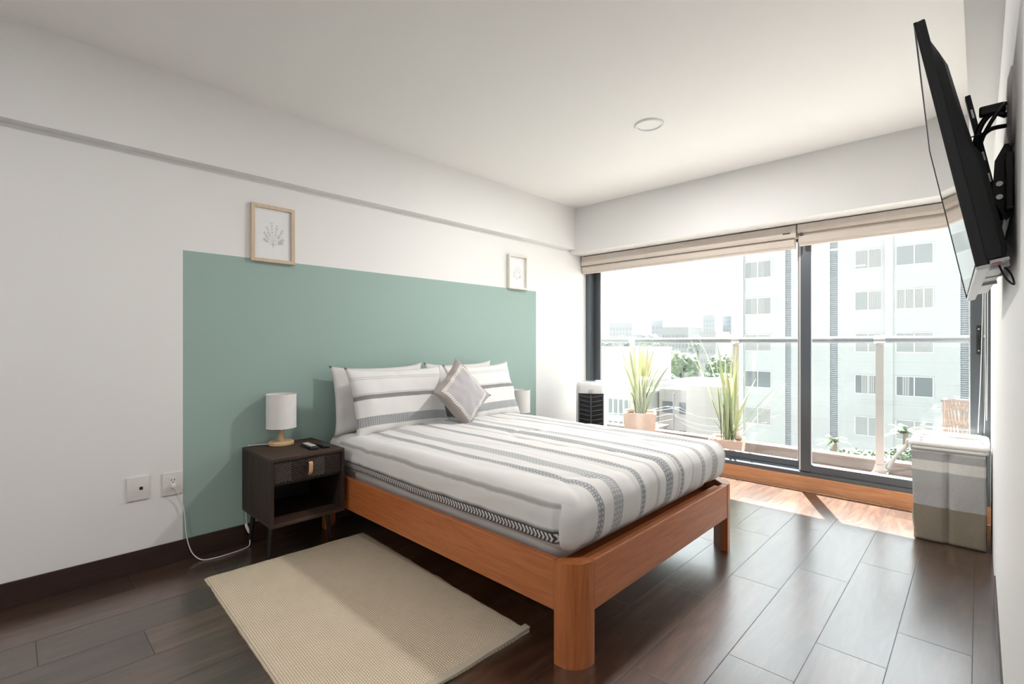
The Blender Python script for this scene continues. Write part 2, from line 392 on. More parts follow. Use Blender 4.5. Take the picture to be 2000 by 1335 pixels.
# ---------------------------------------------------------------- room shell
bm = B(); box(bm, XL - .15, XR + .15, YB - .15, YW - .01, -.12, 0); st = obj('floor', bm, M['floor']); st['kind'] = 'structure'
bm = B(); box(bm, XL - .15, XR + .15, YB - .15, YW + .15, ZC, ZC + .15); tag(obj('ceiling', bm, M['ceil']), kind='structure')
bm = B(); box(bm, XL - .15, XL, YB - .15, YW + .10, 0, ZC); tag(obj('wall_left', bm, M['wall_green']), kind='structure')
bm = B(); box(bm, XR, XR + .15, YB - .15, YW + .10, 0, ZC); tag(obj('wall_right', bm, M['wall']), kind='structure')
bm = B(); box(bm, XL, XR, YB - .15, YB, 0, ZC); tag(obj('wall_back', bm, M['wall']), kind='structure')
bm = B(); box(bm, XL, XR, 4.20, YW + .14, 2.16, ZC); tag(obj('wall_window', bm, M['wall']), kind='structure')
bm = B(); box(bm, XL, XL + .072, YB, 4.20, 2.20, ZC); tag(obj('trim_1', bm, M['wall']), kind='structure')
bm = B(); box(bm, XR - .088, XR, YB, 4.20, 2.20, ZC); tag(obj('trim_2', bm, M['wall']), kind='structure')
bm = B(); box(bm, XL, XR, 4.49, 4.66, 0, .12, .004); tag(obj('trim_3', bm, M['step']), kind='structure')
for nm, x0, x1, y0, y1 in (('baseboard_left', XL, XL + .009, YB, 4.49), ('baseboard_back', XL + .009, XR - .009, YB, YB + .009), ('baseboard_right', XR - .007, XR, YB, 3.2)):
    bm = B(); box(bm, x0, x1, y0, y1, 0, .115, .001, 1); tag(obj(nm, bm, M['base']), kind='structure')

# ---------------------------------------------------------------- sliding window
win = structure('window_1')
bm = B()
box(bm, XL, XR, 4.50, 4.64, .12, .15); box(bm, XL, XR, 4.575, 4.60, .15, .165)
box(bm, XL, XL + .055, 4.50, 4.64, .15, 2.16); box(bm, XR - .03, XR, 4.50, 4.64, .15, 2.16); box(bm, XL, XR, 4.50, 4.64, 2.11, 2.16)
obj('window_frame', bm, M['alu'], win)
def sash(x0, x1, y0, y1, wl, wr, z0, z1, zt):
    s = thing('sliding_sash', None, None); s.parent = win
    bm = B(); box(bm, x0, x0 + wl, y0, y1, z0, zt, .003); box(bm, x1 - wr, x1, y0, y1, z0, zt, .003)
    box(bm, x0 + wl, x1 - wr, y0, y1, z0, z1, .002); box(bm, x0 + wl, x1 - wr, y0, y1, zt - .06, zt, .002)
    o = obj('sash_frame', bm, M['alu'], s)
    bm = B(); ym = (y0 + y1) / 2
    box(bm, x0 + wl - .002, x1 - wr + .002, ym - .003, ym + .003, z1 - .002, zt - .058); obj('glass_pane', bm, M['glass'], s)
    bm = B(); box(bm, x0 + wl, x0 + wl + .006, y0 + .004, y0 + .012, z1, zt - .06); box(bm, x0 + wl, x1 - wr, y0 + .004, y0 + .012, z1, z1 + .006)
    box(bm, x1 - wr - .006, x1 - wr, y0 + .004, y0 + .012, z1, zt - .06); obj('glazing_bead', bm, M['aluw'], s)
    return s
sash(XL + .057, -1.03, 4.59, 4.62, .075, .06, .165, .218, 2.11)
s2 = sash(-1.056, .024, 4.515, 4.555, .073, .066, .155, .212, 2.11)
bm = B(); box(bm, -.012, .010, 4.505, 4.514, 1.125, 1.32, .006, 3)
h = obj('sash_pull', bm, M['alud'], s2)
bm = B()
for z in (1.15, 1.295):
    tube(bm, [(-.001, 4.5045, z), (-.001, 4.502, z)], .005, 10)
obj('pull_screw', bm, M['steel'], h)
bm = B(); box(bm, -.006, .004, 4.5025, 4.505, 1.185, 1.26, .002); obj('pull_recess', bm, M['black'], h)
bm = B(); box(bm, -1.072, -1.058, 4.535, 4.588, .155, 2.11, .002); obj('meeting_seal', bm, M['aluw'], win)

# ---------------------------------------------------------------- roman blinds
def blind(x0, x1, zt, z1, z2, zb, label):
    t = thing('roman_blind', label, 'blind', group='fabric blinds drawn up above the window')
    bm = B()
    prof = smoothpts([(4.40, zt, 0), (4.392, (zt + z1) / 2, 0), (4.388, z1 + .02, 0), (4.40, z1, 0)], 5)
    p = [(q.x, q.y) for q in prof] + [(4.47, z1), (4.47, zt)]
    prism(bm, p, 'x', x0, x1); obj('valance', bm, M['blind'], t, 50)
    bm = B()
    prof = smoothpts([(4.425, z2, 0), (4.405, z2 - .012, 0), (4.40, (z2 + zb) / 2, 0), (4.402, zb + .022, 0), (4.415, zb + .018, 0), (4.418, zb, 0)], 5)
    p = [(q.x, q.y) for q in prof] + [(4.455, zb), (4.46, z2)]
    prism(bm, p, 'x', x0 + .006, x1 - .012); obj('fabric_fold', bm, M['blind'], t, 50)
    bm = B(); box(bm, x0 + .02, x1 - .02, 4.43, 4.455, z2 - .002, z1 + .002); obj('batten', bm, M['blind'], t)
    return t
b1 = blind(-3.165, -1.062, 2.150, 2.052, 2.045, 1.966, 'wide beige fabric blind rolled up over the left window panel')
b2 = blind(-1.050, .046, 2.152, 2.085, 2.068, 1.985, 'narrower beige fabric blind rolled up over the right window panel')
bm = B(); box(bm, -1.155, -1.10, 4.384, 4.391, 2.085, 2.093, .002); obj('cord_stop', bm, M['alud'], b1)
bm = B(); box(bm, -1.035, -1.018, 4.39, 4.41, 2.062, 2.082, .003); obj('batten_end', bm, M['alud'], b2)
bm = B()
tube(bm, smoothpts([(.020, 4.43, 2.0), (.018, 4.42, 1.5), (.008, 4.40, 1.0), (-.002, 4.37, .70), (-.004, 4.36, .62)], 8), .0025, 6)
tube(bm, smoothpts([(.034, 4.43, 2.0), (.030, 4.42, 1.4), (.032, 4.40, .9), (.024, 4.38, .62)], 8), .002, 6)
tube(bm, smoothpts([(.040, 4.44, 2.0), (.040, 4.42, 1.2), (.036, 4.40, .70)], 8), .0025, 6)
obj('pull_cord', bm, M['cord'], b2, 60)

# ---------------------------------------------------------------- ceiling light, and two fill lights added out of view
for lx, ly, lb in ((-1.565, 2.93, 'round white recessed light in the ceiling'), (-1.565, .35, 'round white fill light added unseen in the ceiling above the camera'), (-1.565, -1.75, 'round white fill light added unseen in the ceiling at the back')):
    t = thing('ceiling_light', lb, 'ceiling light', (lx, ly, ZC), group='ceiling lights')
    bm = B(); lathe(bm, [(.078, -.001), (.078, -.010), (.088, -.012), (.094, -.006), (.095, -.0005)], 48, caps=False); obj('trim_ring', bm, simple('white_ring', (.84, .84, .84), .4), t, 40)
    bm = B(); lathe(bm, [(.0, -.004), (.040, -.0045), (.078, -.003)], 48, caps=False); obj('diffuser', bm, simple('frosted_diffuser', (.85, .85, .84), .5), t, 60)

# ---------------------------------------------------------------- balcony
M['kerb'] = simple('taupe_render', (.155, .13, .122), .8, bump=.1, vary=.06)
bm = B(); box(bm, XL - 1.2, XR + 1.6, 4.66, 5.235, -.10, .08); tag(obj('trim_4', bm, M['deck']), kind='structure')
bm = B(); box(bm, XL - 1.2, XR + 1.6, 5.235, 5.36, -.12, .187, .004); tag(obj('trim_5', bm, M['kerb']), kind='structure')
t = thing('balcony_balustrade', 'glass balcony balustrade with grey steel handrail beyond the window', 'balustrade', (0, 5.17, 0))
M['rail'] = simple('satin_grey_rail', (.22, .24, .26), .35, .2); M['post'] = simple('satin_grey_post', (.42, .40, .39), .4, .2)
bm = B(); tube(bm, [(XL - 1.2, 0, 1.231), (XR + 1.6, 0, 1.231)], .029, 20); obj('handrail', bm, M['rail'], t, 60)
for x in (-.61, -1.79, -2.97, .57):
    bm = B(); box(bm, x - .030, x + .030, -.012, .012, .10, 1.19, .004); obj('post', bm, M['post'], t)
    p = t.children[-1] if False else None
for x in (-.61, -1.79, -2.97, .57):
    bm = B(); box(bm, x - .055, x + .055, -.06, .06, .08, .10, .004); prism(bm, [(x - .05, .10), (x + .05, .10), (x + .032, .16), (x - .032, .16)], 'y', -.02, .02); obj('base_flange', bm, M['post'], t)
    bm = B(); tube(bm, [(x - .04, 0, 1.231), (x + .04, 0, 1.231)], .035, 18); box(bm, x - .010, x + .010, -.015, .015, 1.185, 1.205); obj('rail_clamp', bm, M['steel'], t, 40)
for x0, x1 in ((-4.1, -2.99), (-2.95, -1.81), (-1.77, -.63), (-.59, .55), (.59, 1.6)):
    bm = B(); box(bm, x0, x1, .016, .026, .10, 1.17); obj('glass_panel', bm, M['glass2'], t)
def plant(name, label, loc, wd, hp, rotz, blades, seed, H):
    rnd = random.Random(seed)
    t = thing(name, label, 'potted plant', loc, (0, 0, rotz), 'terracotta pots of spiky leaves on the balcony')
    a = wd / 2 / 1.12; b = a * .86; w_ = .022
    bm = B()
    def ring(s, z): return [bm.verts.new((x * s, y * s, z)) for x, y in ((-1, -1), (1, -1), (1, 1), (-1, 1))]
    R0 = [ring(b, 0), ring(a, hp), ring(a - w_, hp), ring(a - w_ - .01, hp - .05)]
    for A_, B_ in zip(R0, R0[1:]):
        for k in range(4): bm.faces.new((A_[k], A_[(k + 1) % 4], B_[(k + 1) % 4], B_[k]))
    bm.faces.new(R0[0][::-1]); bm.faces.new(R0[-1])
    bmesh.ops.bevel(bm, geom=[e for e in bm.edges if abs(e.verts[0].co.z - e.verts[1].co.z) > .02 or True], offset=.006, segments=2, affect='EDGES')
    obj('pot', bm, M['terracotta'], t, 50)
    bm = B(); c = a - w_ - .004; box(bm, -c, c, -c, c, hp - .06, hp - .028); obj('soil', bm, M['soil'], t)
    bm = B(); lay = bm.verts.layers.float.new('tone')
    for i, (ang, lean, ln, wid) in enumerate(blades(rnd)):
        n = 12; prev = None; tone = rnd.random()
        base = Vector((rnd.gauss(0, .028), rnd.gauss(0, .028), hp - .03))
        d = Vector((math.cos(ang), math.sin(ang), 0)); side = Vector((-d.y, d.x, 0))
        if rnd.random() < .5: side = (side + d * rnd.uniform(-.8, .8)).normalized()
        bend = rnd.uniform(.0, .35) * lean
        for k in range(n + 1):
            q = k / n; th = lean * .75 + bend * q * q
            p = base + d * (math.sin(th) * ln * q) + Vector((0, 0, math.cos(th) * ln * q))
            ww = wid * (.55 + .75 * math.sin(min(1, q * 1.5) * math.pi * .5)) * (1 - q ** 3.2) + .0008
            nrm = side.cross(Vector((math.sin(th) * d.x, math.sin(th) * d.y, math.cos(th))))
            vs = [bm.verts.new(p - side * ww / 2), bm.verts.new(p + nrm * ww * .16), bm.verts.new(p + side * ww / 2), bm.verts.new(p + nrm * (ww * .16 - .0015) )]
            for v in vs: v[lay] = min(1, tone * .7 + .3 * q)
            if prev:
                bm.faces.new((prev[0], prev[1], vs[1], vs[0])); bm.faces.new((prev[1], prev[2], vs[2], vs[1]))
                bm.faces.new((prev[2], prev[3], vs[3], vs[2])); bm.faces.new((prev[3], prev[0], vs[0], vs[3]))
            prev = vs
    obj('foliage', bm, M['leaf'], t, 60)
    return t
def bl1(r):
    out = []
    for i in range(58): out.append((r.uniform(0, 2 * math.pi), abs(r.gauss(.0, .30)), r.uniform(.55, .83), r.uniform(.018, .032)))
    out += [(math.pi, .68, .62, .022), (math.pi * .95, .62, .55, .02), (0.2, .36, .84, .032), (0, .28, .86, .034), (-.2, .42, .74, .026)]
    return out
def bl2(r):
    out = []
    for i in range(26): out.append((r.uniform(0, 2 * math.pi), abs(r.gauss(.0, .22)), r.uniform(.5, .98), r.uniform(.022, .036)))
    out += [(math.pi, .42, 1.0, .036), (math.pi * 1.05, .36, 1.03, .038), (math.pi * .9, .46, .90, .03), (math.pi, .28, 1.05, .036), (0, .30, .86, .028), (.1, .78, .72, .032), (-.1, .88, .74, .034), (-.3, 1.12, .46, .016), (.2, .98, .30, .014), (math.pi, .75, .30, .014)]
    return out
plant('potted_flax', 'terracotta pot of dense upright spiky leaves on the balcony beside the fan', (-2.73, 4.90, .08), .39, .36, R(28), bl1, 3, .8)
plant('potted_flax', 'terracotta pot of widely splayed spiky leaves on the balcony behind the foot of the bed', (-1.775, 4.885, .08), .34, .20, R(12), bl2, 8, .98)
# rope chair
t = thing('rope_chair', 'beige rope-back chair on the balcony at the far right', 'chair', (.072, 4.89, .08), (0, 0, R(-12))); t.scale = (.88, .88, 1)
bm = B()
arc = [(.30 * math.cos(a), -.02 + .26 * math.sin(a)) for a in [R(q) for q in range(-10, 191, 10)]]
top = [(-x, y, .69 - .05 * abs(y)) for x, y in arc]
tube(bm, [Vector((x * 1.02, y, z)) for x, y, z in top], .012, 8)
tube(bm, [Vector((x, y, .40)) for x, y in arc], .010, 8)
ring_s = [(x, y, .40) for x, y in arc]
obj('back_frame', bm, simple('pale_chair_metal', (.30, .26, .24), .5), t, 60)
bm = B()
m_ = len(arc)
for i in range(m_ * 3 - 3):
    f = i / 3; a = int(f); fr = f - a
    if a + 1 >= m_: break
    bx_ = Vector((arc[a][0] * (1 - fr) + arc[a + 1][0] * fr, arc[a][1] * (1 - fr) + arc[a + 1][1] * fr, .40))
    f2 = min(m_ - 1.001, f + 1.2 * (1 if i % 2 else -.3)); f2 = max(0, f2); a2 = int(f2); fr2 = f2 - a2
    tx = Vector((-(arc[a2][0] * (1 - fr2) + arc[a2 + 1][0] * fr2), arc[a2][1] * (1 - fr2) + arc[a2 + 1][1] * fr2, .68))
    tx.x = -tx.x
    tube(bm, [bx_, (bx_ + tx) / 2, tx], .0065, 5)
obj('rope_back', bm, M['rope'], t, 60)
bm = B()
tube(bm, [Vector((x * 1.01, y * 1.01, .62)) for x, y in arc], .009, 6); tube(bm, [Vector((x * 1.01, y * 1.01, .50)) for x, y in arc], .009, 6)
obj('rope_band', bm, M['rope'], t, 60)
bm = B(); lathe(bm, [(.0, .37), (.26, .37), (.28, .385), (.28, .40), (.26, .42), (.0, .425)], 28, (0, 0.0, 0), caps=False); obj('seat', bm, M['rope'], t, 50)
for sx, sy in ((-1, -1), (1, -1), (-1, 1), (1, 1)):
    bm = B(); tube(bm, [(sx * .20, sy * .20, .38), (sx * .25, sy * .24, 0)], .012, 8); obj('leg', bm, bpy.data.materials['pale_chair_metal'], t, 60)

# ---------------------------------------------------------------- the city
HAZE_TINT = (0.62, 0.66, 0.70)  # aerial haze, mixed straight into the base colours of distant buildings
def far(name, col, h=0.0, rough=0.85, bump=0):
    c = tuple((a * (1 - h) + b * h) * (.62 if h else .74) for a, b in zip(col, HAZE_TINT)); return simple(name, c, rough)
def facade_mat(name, col, pitch=1.35, z0=.0):
    g = NM(name); c = g.coord('Object'); x, y, z = g.sep(c)
    f = g.math('FRACT', g.math('DIVIDE', g.math('ADD', z, z0), pitch))
    ln = g.math('LESS_THAN', f, 0.02 / pitch)
    f2 = g.math('LESS_THAN', g.math('FRACT', g.math('DIVIDE', z, .27)), .05)
    base = g.mix(ln, col, tuple(q * .8 for q in col)); base = g.mix(g.math('MULTIPLY', f2, .5), base, tuple(q * .93 for q in col))
    g.base(base); g.set(Roughness=.85); return g.m
M['fac'] = facade_mat('white_facade', (.415, .438, .453)); M['fin'] = simple('grey_louvre', (.29, .315, .35), .7)
M['pane'] = simple('apartment_window_glass', (.27, .295, .31), .25); M['paned'] = simple('dark_apartment_window_glass', (.13, .155, .175), .25)
M['curt'] = simple('pale_curtain', (.35, .355, .36), .9); M['wframe'] = simple('white_window_frame', (.54, .55, .56), .6)
def add_win(parent, x0, x1, y, z0, z1, n=2, glass='pane', curtain=None):
    f = B(); d = .05
    box(f, x0, x1, y - .03, y, z0 - .03, z0 + .03); box(f, x0, x1, y - .03, y, z1 - .03, z1 + .03)
    for i in range(n + 1):
        xx = x0 + (x1 - x0) * i / n; box(f, xx - .03, xx + .03, y - .03, y, z0, z1)
    w_ = obj('window', f, M['wframe'], parent)
    f = B(); box(f, x0, x1, y - .012, y - .006, z0, z1); obj('pane', f, M[glass], w_)
    if curtain:
        f = B()
        for a, b in curtain: 
            xa = x0 + (x1 - x0) * a; xb = x0 + (x1 - x0) * b; n_ = max(3, int((xb - xa) / .09))
            for k in range(n_):
                box(f, xa + (xb - xa) * k / n_, xa + (xb - xa) * (k + .7) / n_, y - .022, y - .014, z0 + .05, z1 - .03)
        obj('curtain', f, M['curt'], w_)
t = thing('apartment_tower', 'large white apartment tower with grey louvre strips filling the right of the view', 'building', (0, 39, 0))
bm = B()
box(bm, -13.5, -10.09, 0, 14, -16, 9.4); box(bm, -9.72, -7.344, 0, 14, -16, 9.4); box(bm, -6.90, -.784, 0, 14, -16, 9.4); box(bm, -.432, 14, 0, 14, -16, 9.4)
box(bm, -13.5, 14, .30, 14.0, -16, 9.3); obj('wall', bm, M['fac'], t)
bm = B(); box(bm, -13.5, -12.93, -.12, 0, -16, 9.4); box(bm, -4.35, -3.92, -.06, 0, -16, 9.4); obj('pilaster', bm, M['fac'], t)
for x0, x1 in ((-10.09, -9.72), (-7.344, -6.90), (-.784, -.432)):
    bm = B(); z = -12
    while z < 9.2:
        box(bm, x0, x1, .04, .10, z, z + .07); z += .13
    box(bm, x0, x1, .10, .12, -16, 9.4)
    obj('louvre_strip', bm, M['fin'], t)
rr = random.Random(5)
for c_, (x0, x1) in enumerate(((-12.87, -11.04), (-5.93, -4.51), (-3.78, -2.0), (2.2, 3.9), (6.0, 7.6))):
    for k in range(0, 6):
        zt = 7.33 - 2.735 * k
        if c_ == 0 and k == 5: continue
        n = 2
        gl = 'paned' if (c_, k) in ((2, 3), (1, 3), (0, 3)) else 'pane'
        ct = [[(0.02, .98)], [(.5, .98)], [(.25, .75)], None][rr.randrange(4)]
        if (c_, k) == (2, 3): ct = [(.18, .38)]
        if (c_, k) == (2, 1): n = 4
        add_win(t, x0, x1, 0, zt - 1.22, zt, n, gl, ct)
def block(name, label, x0, x1, y, zt, zb, dep, col, h=0.0, wins=None, roof=None, cat='building', mat=None):
    t = thing(name, label, cat, ((x0 + x1) / 2, y, zb)); w2 = (x1 - x0) / 2; H = zt - zb
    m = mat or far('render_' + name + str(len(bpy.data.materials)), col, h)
    bm = B(); box(bm, -w2, w2, 0, dep, 0, H); obj('wall', bm, m, t)
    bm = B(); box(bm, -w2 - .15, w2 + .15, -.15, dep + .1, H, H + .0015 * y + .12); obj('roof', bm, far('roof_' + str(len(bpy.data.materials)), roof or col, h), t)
    if wins:
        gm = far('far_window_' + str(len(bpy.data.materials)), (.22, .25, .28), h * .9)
        for (a0, a1, b0, b1) in wins:
            bm = B(); box(bm, -w2 + 2 * w2 * a0, -w2 + 2 * w2 * a1, -.06, .02, H * b0, H * b1); obj('window', bm, gm, t)
    return t
def grid(nx, ny, fx=.6, fy=.5, lo=.05, hi=.95):
    out = []
    for i in range(nx):
        for j in range(ny):
            cx_ = (i + .5) / nx; cy_ = lo + (hi - lo) * (j + .5) / ny
            out.append((cx_ - fx / 2 / nx, cx_ + fx / 2 / nx, cy_ - fy / 2 * (hi - lo) / ny, cy_ + fy / 2 * (hi - lo) / ny))
    return out
GZ = -16
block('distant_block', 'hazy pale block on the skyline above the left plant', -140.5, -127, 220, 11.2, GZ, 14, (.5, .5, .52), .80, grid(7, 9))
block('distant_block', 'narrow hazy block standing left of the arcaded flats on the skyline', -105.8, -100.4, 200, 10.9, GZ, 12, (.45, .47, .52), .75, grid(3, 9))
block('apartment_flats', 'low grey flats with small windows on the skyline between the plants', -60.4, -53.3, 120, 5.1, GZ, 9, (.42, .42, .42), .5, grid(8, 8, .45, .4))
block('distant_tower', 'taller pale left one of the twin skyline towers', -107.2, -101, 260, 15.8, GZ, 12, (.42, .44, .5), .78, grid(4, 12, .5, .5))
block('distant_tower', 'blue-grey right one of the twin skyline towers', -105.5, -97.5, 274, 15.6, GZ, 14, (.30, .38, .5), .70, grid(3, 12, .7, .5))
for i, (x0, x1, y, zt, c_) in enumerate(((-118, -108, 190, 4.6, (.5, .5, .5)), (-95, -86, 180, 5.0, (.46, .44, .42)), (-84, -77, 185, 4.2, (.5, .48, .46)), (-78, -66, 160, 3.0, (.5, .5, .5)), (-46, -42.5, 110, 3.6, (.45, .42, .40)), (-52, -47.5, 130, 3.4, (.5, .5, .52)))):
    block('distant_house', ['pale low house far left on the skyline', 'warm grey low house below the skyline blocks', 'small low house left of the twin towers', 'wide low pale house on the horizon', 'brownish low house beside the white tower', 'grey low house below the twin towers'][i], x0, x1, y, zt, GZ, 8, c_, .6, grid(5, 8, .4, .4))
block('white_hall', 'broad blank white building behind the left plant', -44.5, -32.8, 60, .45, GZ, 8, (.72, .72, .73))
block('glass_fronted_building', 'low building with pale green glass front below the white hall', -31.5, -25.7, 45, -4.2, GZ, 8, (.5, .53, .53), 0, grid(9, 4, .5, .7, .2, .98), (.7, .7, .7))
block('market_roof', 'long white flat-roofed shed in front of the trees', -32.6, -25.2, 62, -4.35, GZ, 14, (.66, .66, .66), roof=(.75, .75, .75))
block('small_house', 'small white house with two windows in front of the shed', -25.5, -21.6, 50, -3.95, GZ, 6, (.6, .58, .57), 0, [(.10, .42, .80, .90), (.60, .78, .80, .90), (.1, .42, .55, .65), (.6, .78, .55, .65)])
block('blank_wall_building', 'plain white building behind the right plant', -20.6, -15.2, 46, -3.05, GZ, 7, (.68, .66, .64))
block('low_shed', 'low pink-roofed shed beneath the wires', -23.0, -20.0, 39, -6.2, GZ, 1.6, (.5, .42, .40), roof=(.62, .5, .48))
bm = B(); box(bm, -420, 200, -300, 700, GZ - .5, GZ); tag(obj('ground', bm, simple('city_ground', (.22, .22, .21), .95, vary=.2, scale=.2)), kind='structure')
# utility pole with wires
t = thing('utility_pole', 'thin utility pole with wires above the small house', 'utility pole', (-20.3, 42.6, GZ))
bm = B(); tube(bm, [(0, 0, 0), (0, 0, 12.6)], .07, 8); obj('pole', bm, M['fin'], t, 60)
bm = B(); tube(bm, [(-.7, 0, 11.3), (.7, 0, 11.3)], .05, 6); tube(bm, [(-.5, 0, 10.6), (.5, 0, 10.6)], .05, 6); obj('crossarm', bm, M['fin'], t, 60)
bm = B()
for dz, dx, ex in ((11.35, -.6, -9), (11.35, .6, -8.6), (10.65, -.4, -8.2), (10.2, 0, -8)):
    tube(bm, smoothpts([(dx, 0, dz), (ex / 2, -1, dz - 1.0), (ex, -2, dz - .9)], 6), .022, 5)
    tube(bm, smoothpts([(dx, 0, dz), (2.0, .8, dz - .8), (4.0, 1.6, dz - .9)], 6), .022, 5)
obj('wire', bm, M['fin'], t, 60)
# trees
def tree_mat(name, a, b):
    g = NM(name); c = g.coord(); f = g.noise(c, 2.2, 5, .7)
    g.base(g.ramp(f, [(.35, a), (.65, b)])); g.set(Roughness=.9); return g.m
M['tr1'] = tree_mat('tree_leaves', (.10, .14, .105), (.21, .25, .16)); M['tr2'] = tree_mat('haze_tinted_tree_leaves', (.24, .28, .27), (.30, .33, .32)); M['bark'] = simple('bark', (.2, .16, .13), .9)  # the horizon trees have haze put into their pale leaf colour
M['tr0'] = tree_mat('deep_green_leaves', (.10, .145, .13), (.16, .20, .17))
def tree(x, y, zt, zb, w_, label, mat, seed, group=None, squash=1.0):
    r = random.Random(seed); t = thing('tree', label, 'tree', (x, y, GZ), group=group)
    H = zt - GZ; hb = zb - GZ
    bm = B(); tube(bm, [(0, 0, 0), (.1, 0, (hb + H) / 2)], [.25, .12], 7); obj('trunk', bm, M['bark'], t, 60)
    bm = B(); n = 26; R0 = (H - hb) / 2; cz = (H + hb) / 2
    for i in range(n):
        th = r.uniform(0, 2 * math.pi); ph = math.acos(r.uniform(-.8, 1)); rad = r.uniform(.45, .74)
        c_ = Vector((math.cos(th) * math.sin(ph) * w_ / 2 * rad, math.sin(th) * math.sin(ph) * w_ / 2 * rad, cz + math.cos(ph) * R0 * rad))
        s = r.uniform(.26, .42) * min(w_ / 2, R0 * 1.3)
        q = bmesh.ops.create_icosphere(bm, subdivisions=3, radius=s)
        for v in q['verts']:
            nn = noise.noise(v.co * (2.4 / s) + Vector((i * 7, 0, 0))) * .35 + noise.noise(v.co * (6 / s)) * .18
            v.co = v.co * (1 + nn) + c_
    obj('crown', bm, mat, t)
tree(-38.2, 80, .0, -6.6, 8.2, 'large rounded green tree right of the left plant', M['tr1'], 1)
tree(-31.6, 86, -.4, -6.4, 6.2, 'rounded green tree behind the right plant', M['tr1'], 2)
tree(-36.2, 97, -1.4, -7, 7, 'deep green tree between the two rounded trees', M['tr0'], 3)
tree(-37.0, 73.5, -3.2, -6.6, 6, 'low deep green tree below the large rounded tree', M['tr0'], 4)
tree(-31.0, 80, -3.4, -6.6, 6, 'low deep green tree behind the middle of the right plant', M['tr0'], 14)
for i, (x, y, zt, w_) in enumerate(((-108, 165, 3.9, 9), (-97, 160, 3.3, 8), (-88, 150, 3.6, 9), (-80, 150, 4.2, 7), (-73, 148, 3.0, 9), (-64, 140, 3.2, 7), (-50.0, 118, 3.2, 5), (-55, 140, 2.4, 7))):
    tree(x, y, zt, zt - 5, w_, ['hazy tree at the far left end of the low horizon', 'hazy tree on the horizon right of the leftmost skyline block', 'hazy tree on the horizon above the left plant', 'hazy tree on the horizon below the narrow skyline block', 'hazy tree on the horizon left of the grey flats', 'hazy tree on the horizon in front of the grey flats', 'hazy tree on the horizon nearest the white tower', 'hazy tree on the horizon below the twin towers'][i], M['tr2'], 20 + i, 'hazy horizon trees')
def palm(x, y, z, s, label, seed, n=18):
    r = random.Random(seed); t = thing('palm', label, 'palm', (x, y, GZ))
    bm = B(); tube(bm, [(0, 0, 0), (.05, 0, z - GZ)], [.16, .10], 8); obj('trunk', bm, M['bark'], t, 60)
    bm = B(); h0 = z - GZ
    for i in range(n):
        a = 2 * math.pi * i / n + r.uniform(-.2, .2); el = r.uniform(-.1, 1.0); L = s * r.uniform(.8, 1.1)
        pts = [Vector((math.cos(a) * math.cos(el) * L * q, math.sin(a) * math.cos(el) * L * q, h0 + math.sin(el) * L * q - .5 * L * q * q)) for q in [k / 6 for k in range(7)]]
        for k in range(1, 7):
            p = pts[k]; dr = (pts[k] - pts[k - 1]).normalized(); sd_ = dr.cross(Vector((0, 0, 1))).normalized()
            for sg in (-1, 1):
                for q in (0, .5):
                    b0 = pts[k - 1].lerp(pts[k], q); l_ = L * .26 * (1 - .09 * k)
                    tip = b0 + (sd_ * sg + dr * .6).normalized() * l_ - Vector((0, 0, l_ * .25)); w2 = dr * .035 * s
                    vs = [bm.verts.new(b0 - w2), bm.verts.new(b0 + w2), bm.verts.new(tip), bm.verts.new(b0 + Vector((0, 0, .02)))]
                    bm.faces.new((vs[0], vs[1], vs[2])); bm.faces.new((vs[1], vs[3], vs[2])); bm.faces.new((vs[3], vs[0], vs[2])); bm.faces.new((vs[0], vs[3], vs[1]))
    obj('fronds', bm, M['tr1'], t)
palm(-5.5, 30, -3.95, .95, 'small palm at the foot of the white tower, left of the steel post', 1)
palm(-2.6, 30, -3.1, 1.1, 'taller palm at the foot of the white tower beside the hamper', 2)
def bush(x, y, z, s, label, seed):
    r = random.Random(seed); t = thing('shrub', label, 'shrub', (x, y, GZ))
    bm = B(); tube(bm, [(0, 0, 0), (0, 0, z - GZ - s * .3)], .08, 6); obj('stem', bm, M['bark'], t, 60)
    bm = B()
    for i in range(14):
        c_ = Vector((r.gauss(0, s * .4), r.gauss(0, s * .3), z - GZ + r.gauss(0, s * .16))); q = bmesh.ops.create_icosphere(bm, subdivisions=3, radius=s * r.uniform(.2, .36))
        for v in q['verts']: v.co = v.co * (1 + .6 * noise.noise(v.co * 14 + Vector((i, 0, 0)))) + c_
    obj('foliage', bm, M['tr1'], t)
bush(-4.35, 28, -4.15, .8, 'pale green shrub left of the steel post below the tower', 1)
bush(-3.35, 26.4, -4.0, .6, 'small shrub just right of the steel post', 2)
bush(-2.45, 27.5, -3.75, .8, 'shrub below the taller palm', 3)
bush(-5.9, 28, -4.45, .7, 'shrub below the small palm', 4)
def wobj(name, bm, mat, root, smooth=None, top=None):
    """bm drawn in room coordinates, stored relative to its thing (and to its parent part)"""
    l = (top or root).location
    for v in bm.verts: v.co -= l
    return obj(name, bm, mat, root, smooth)
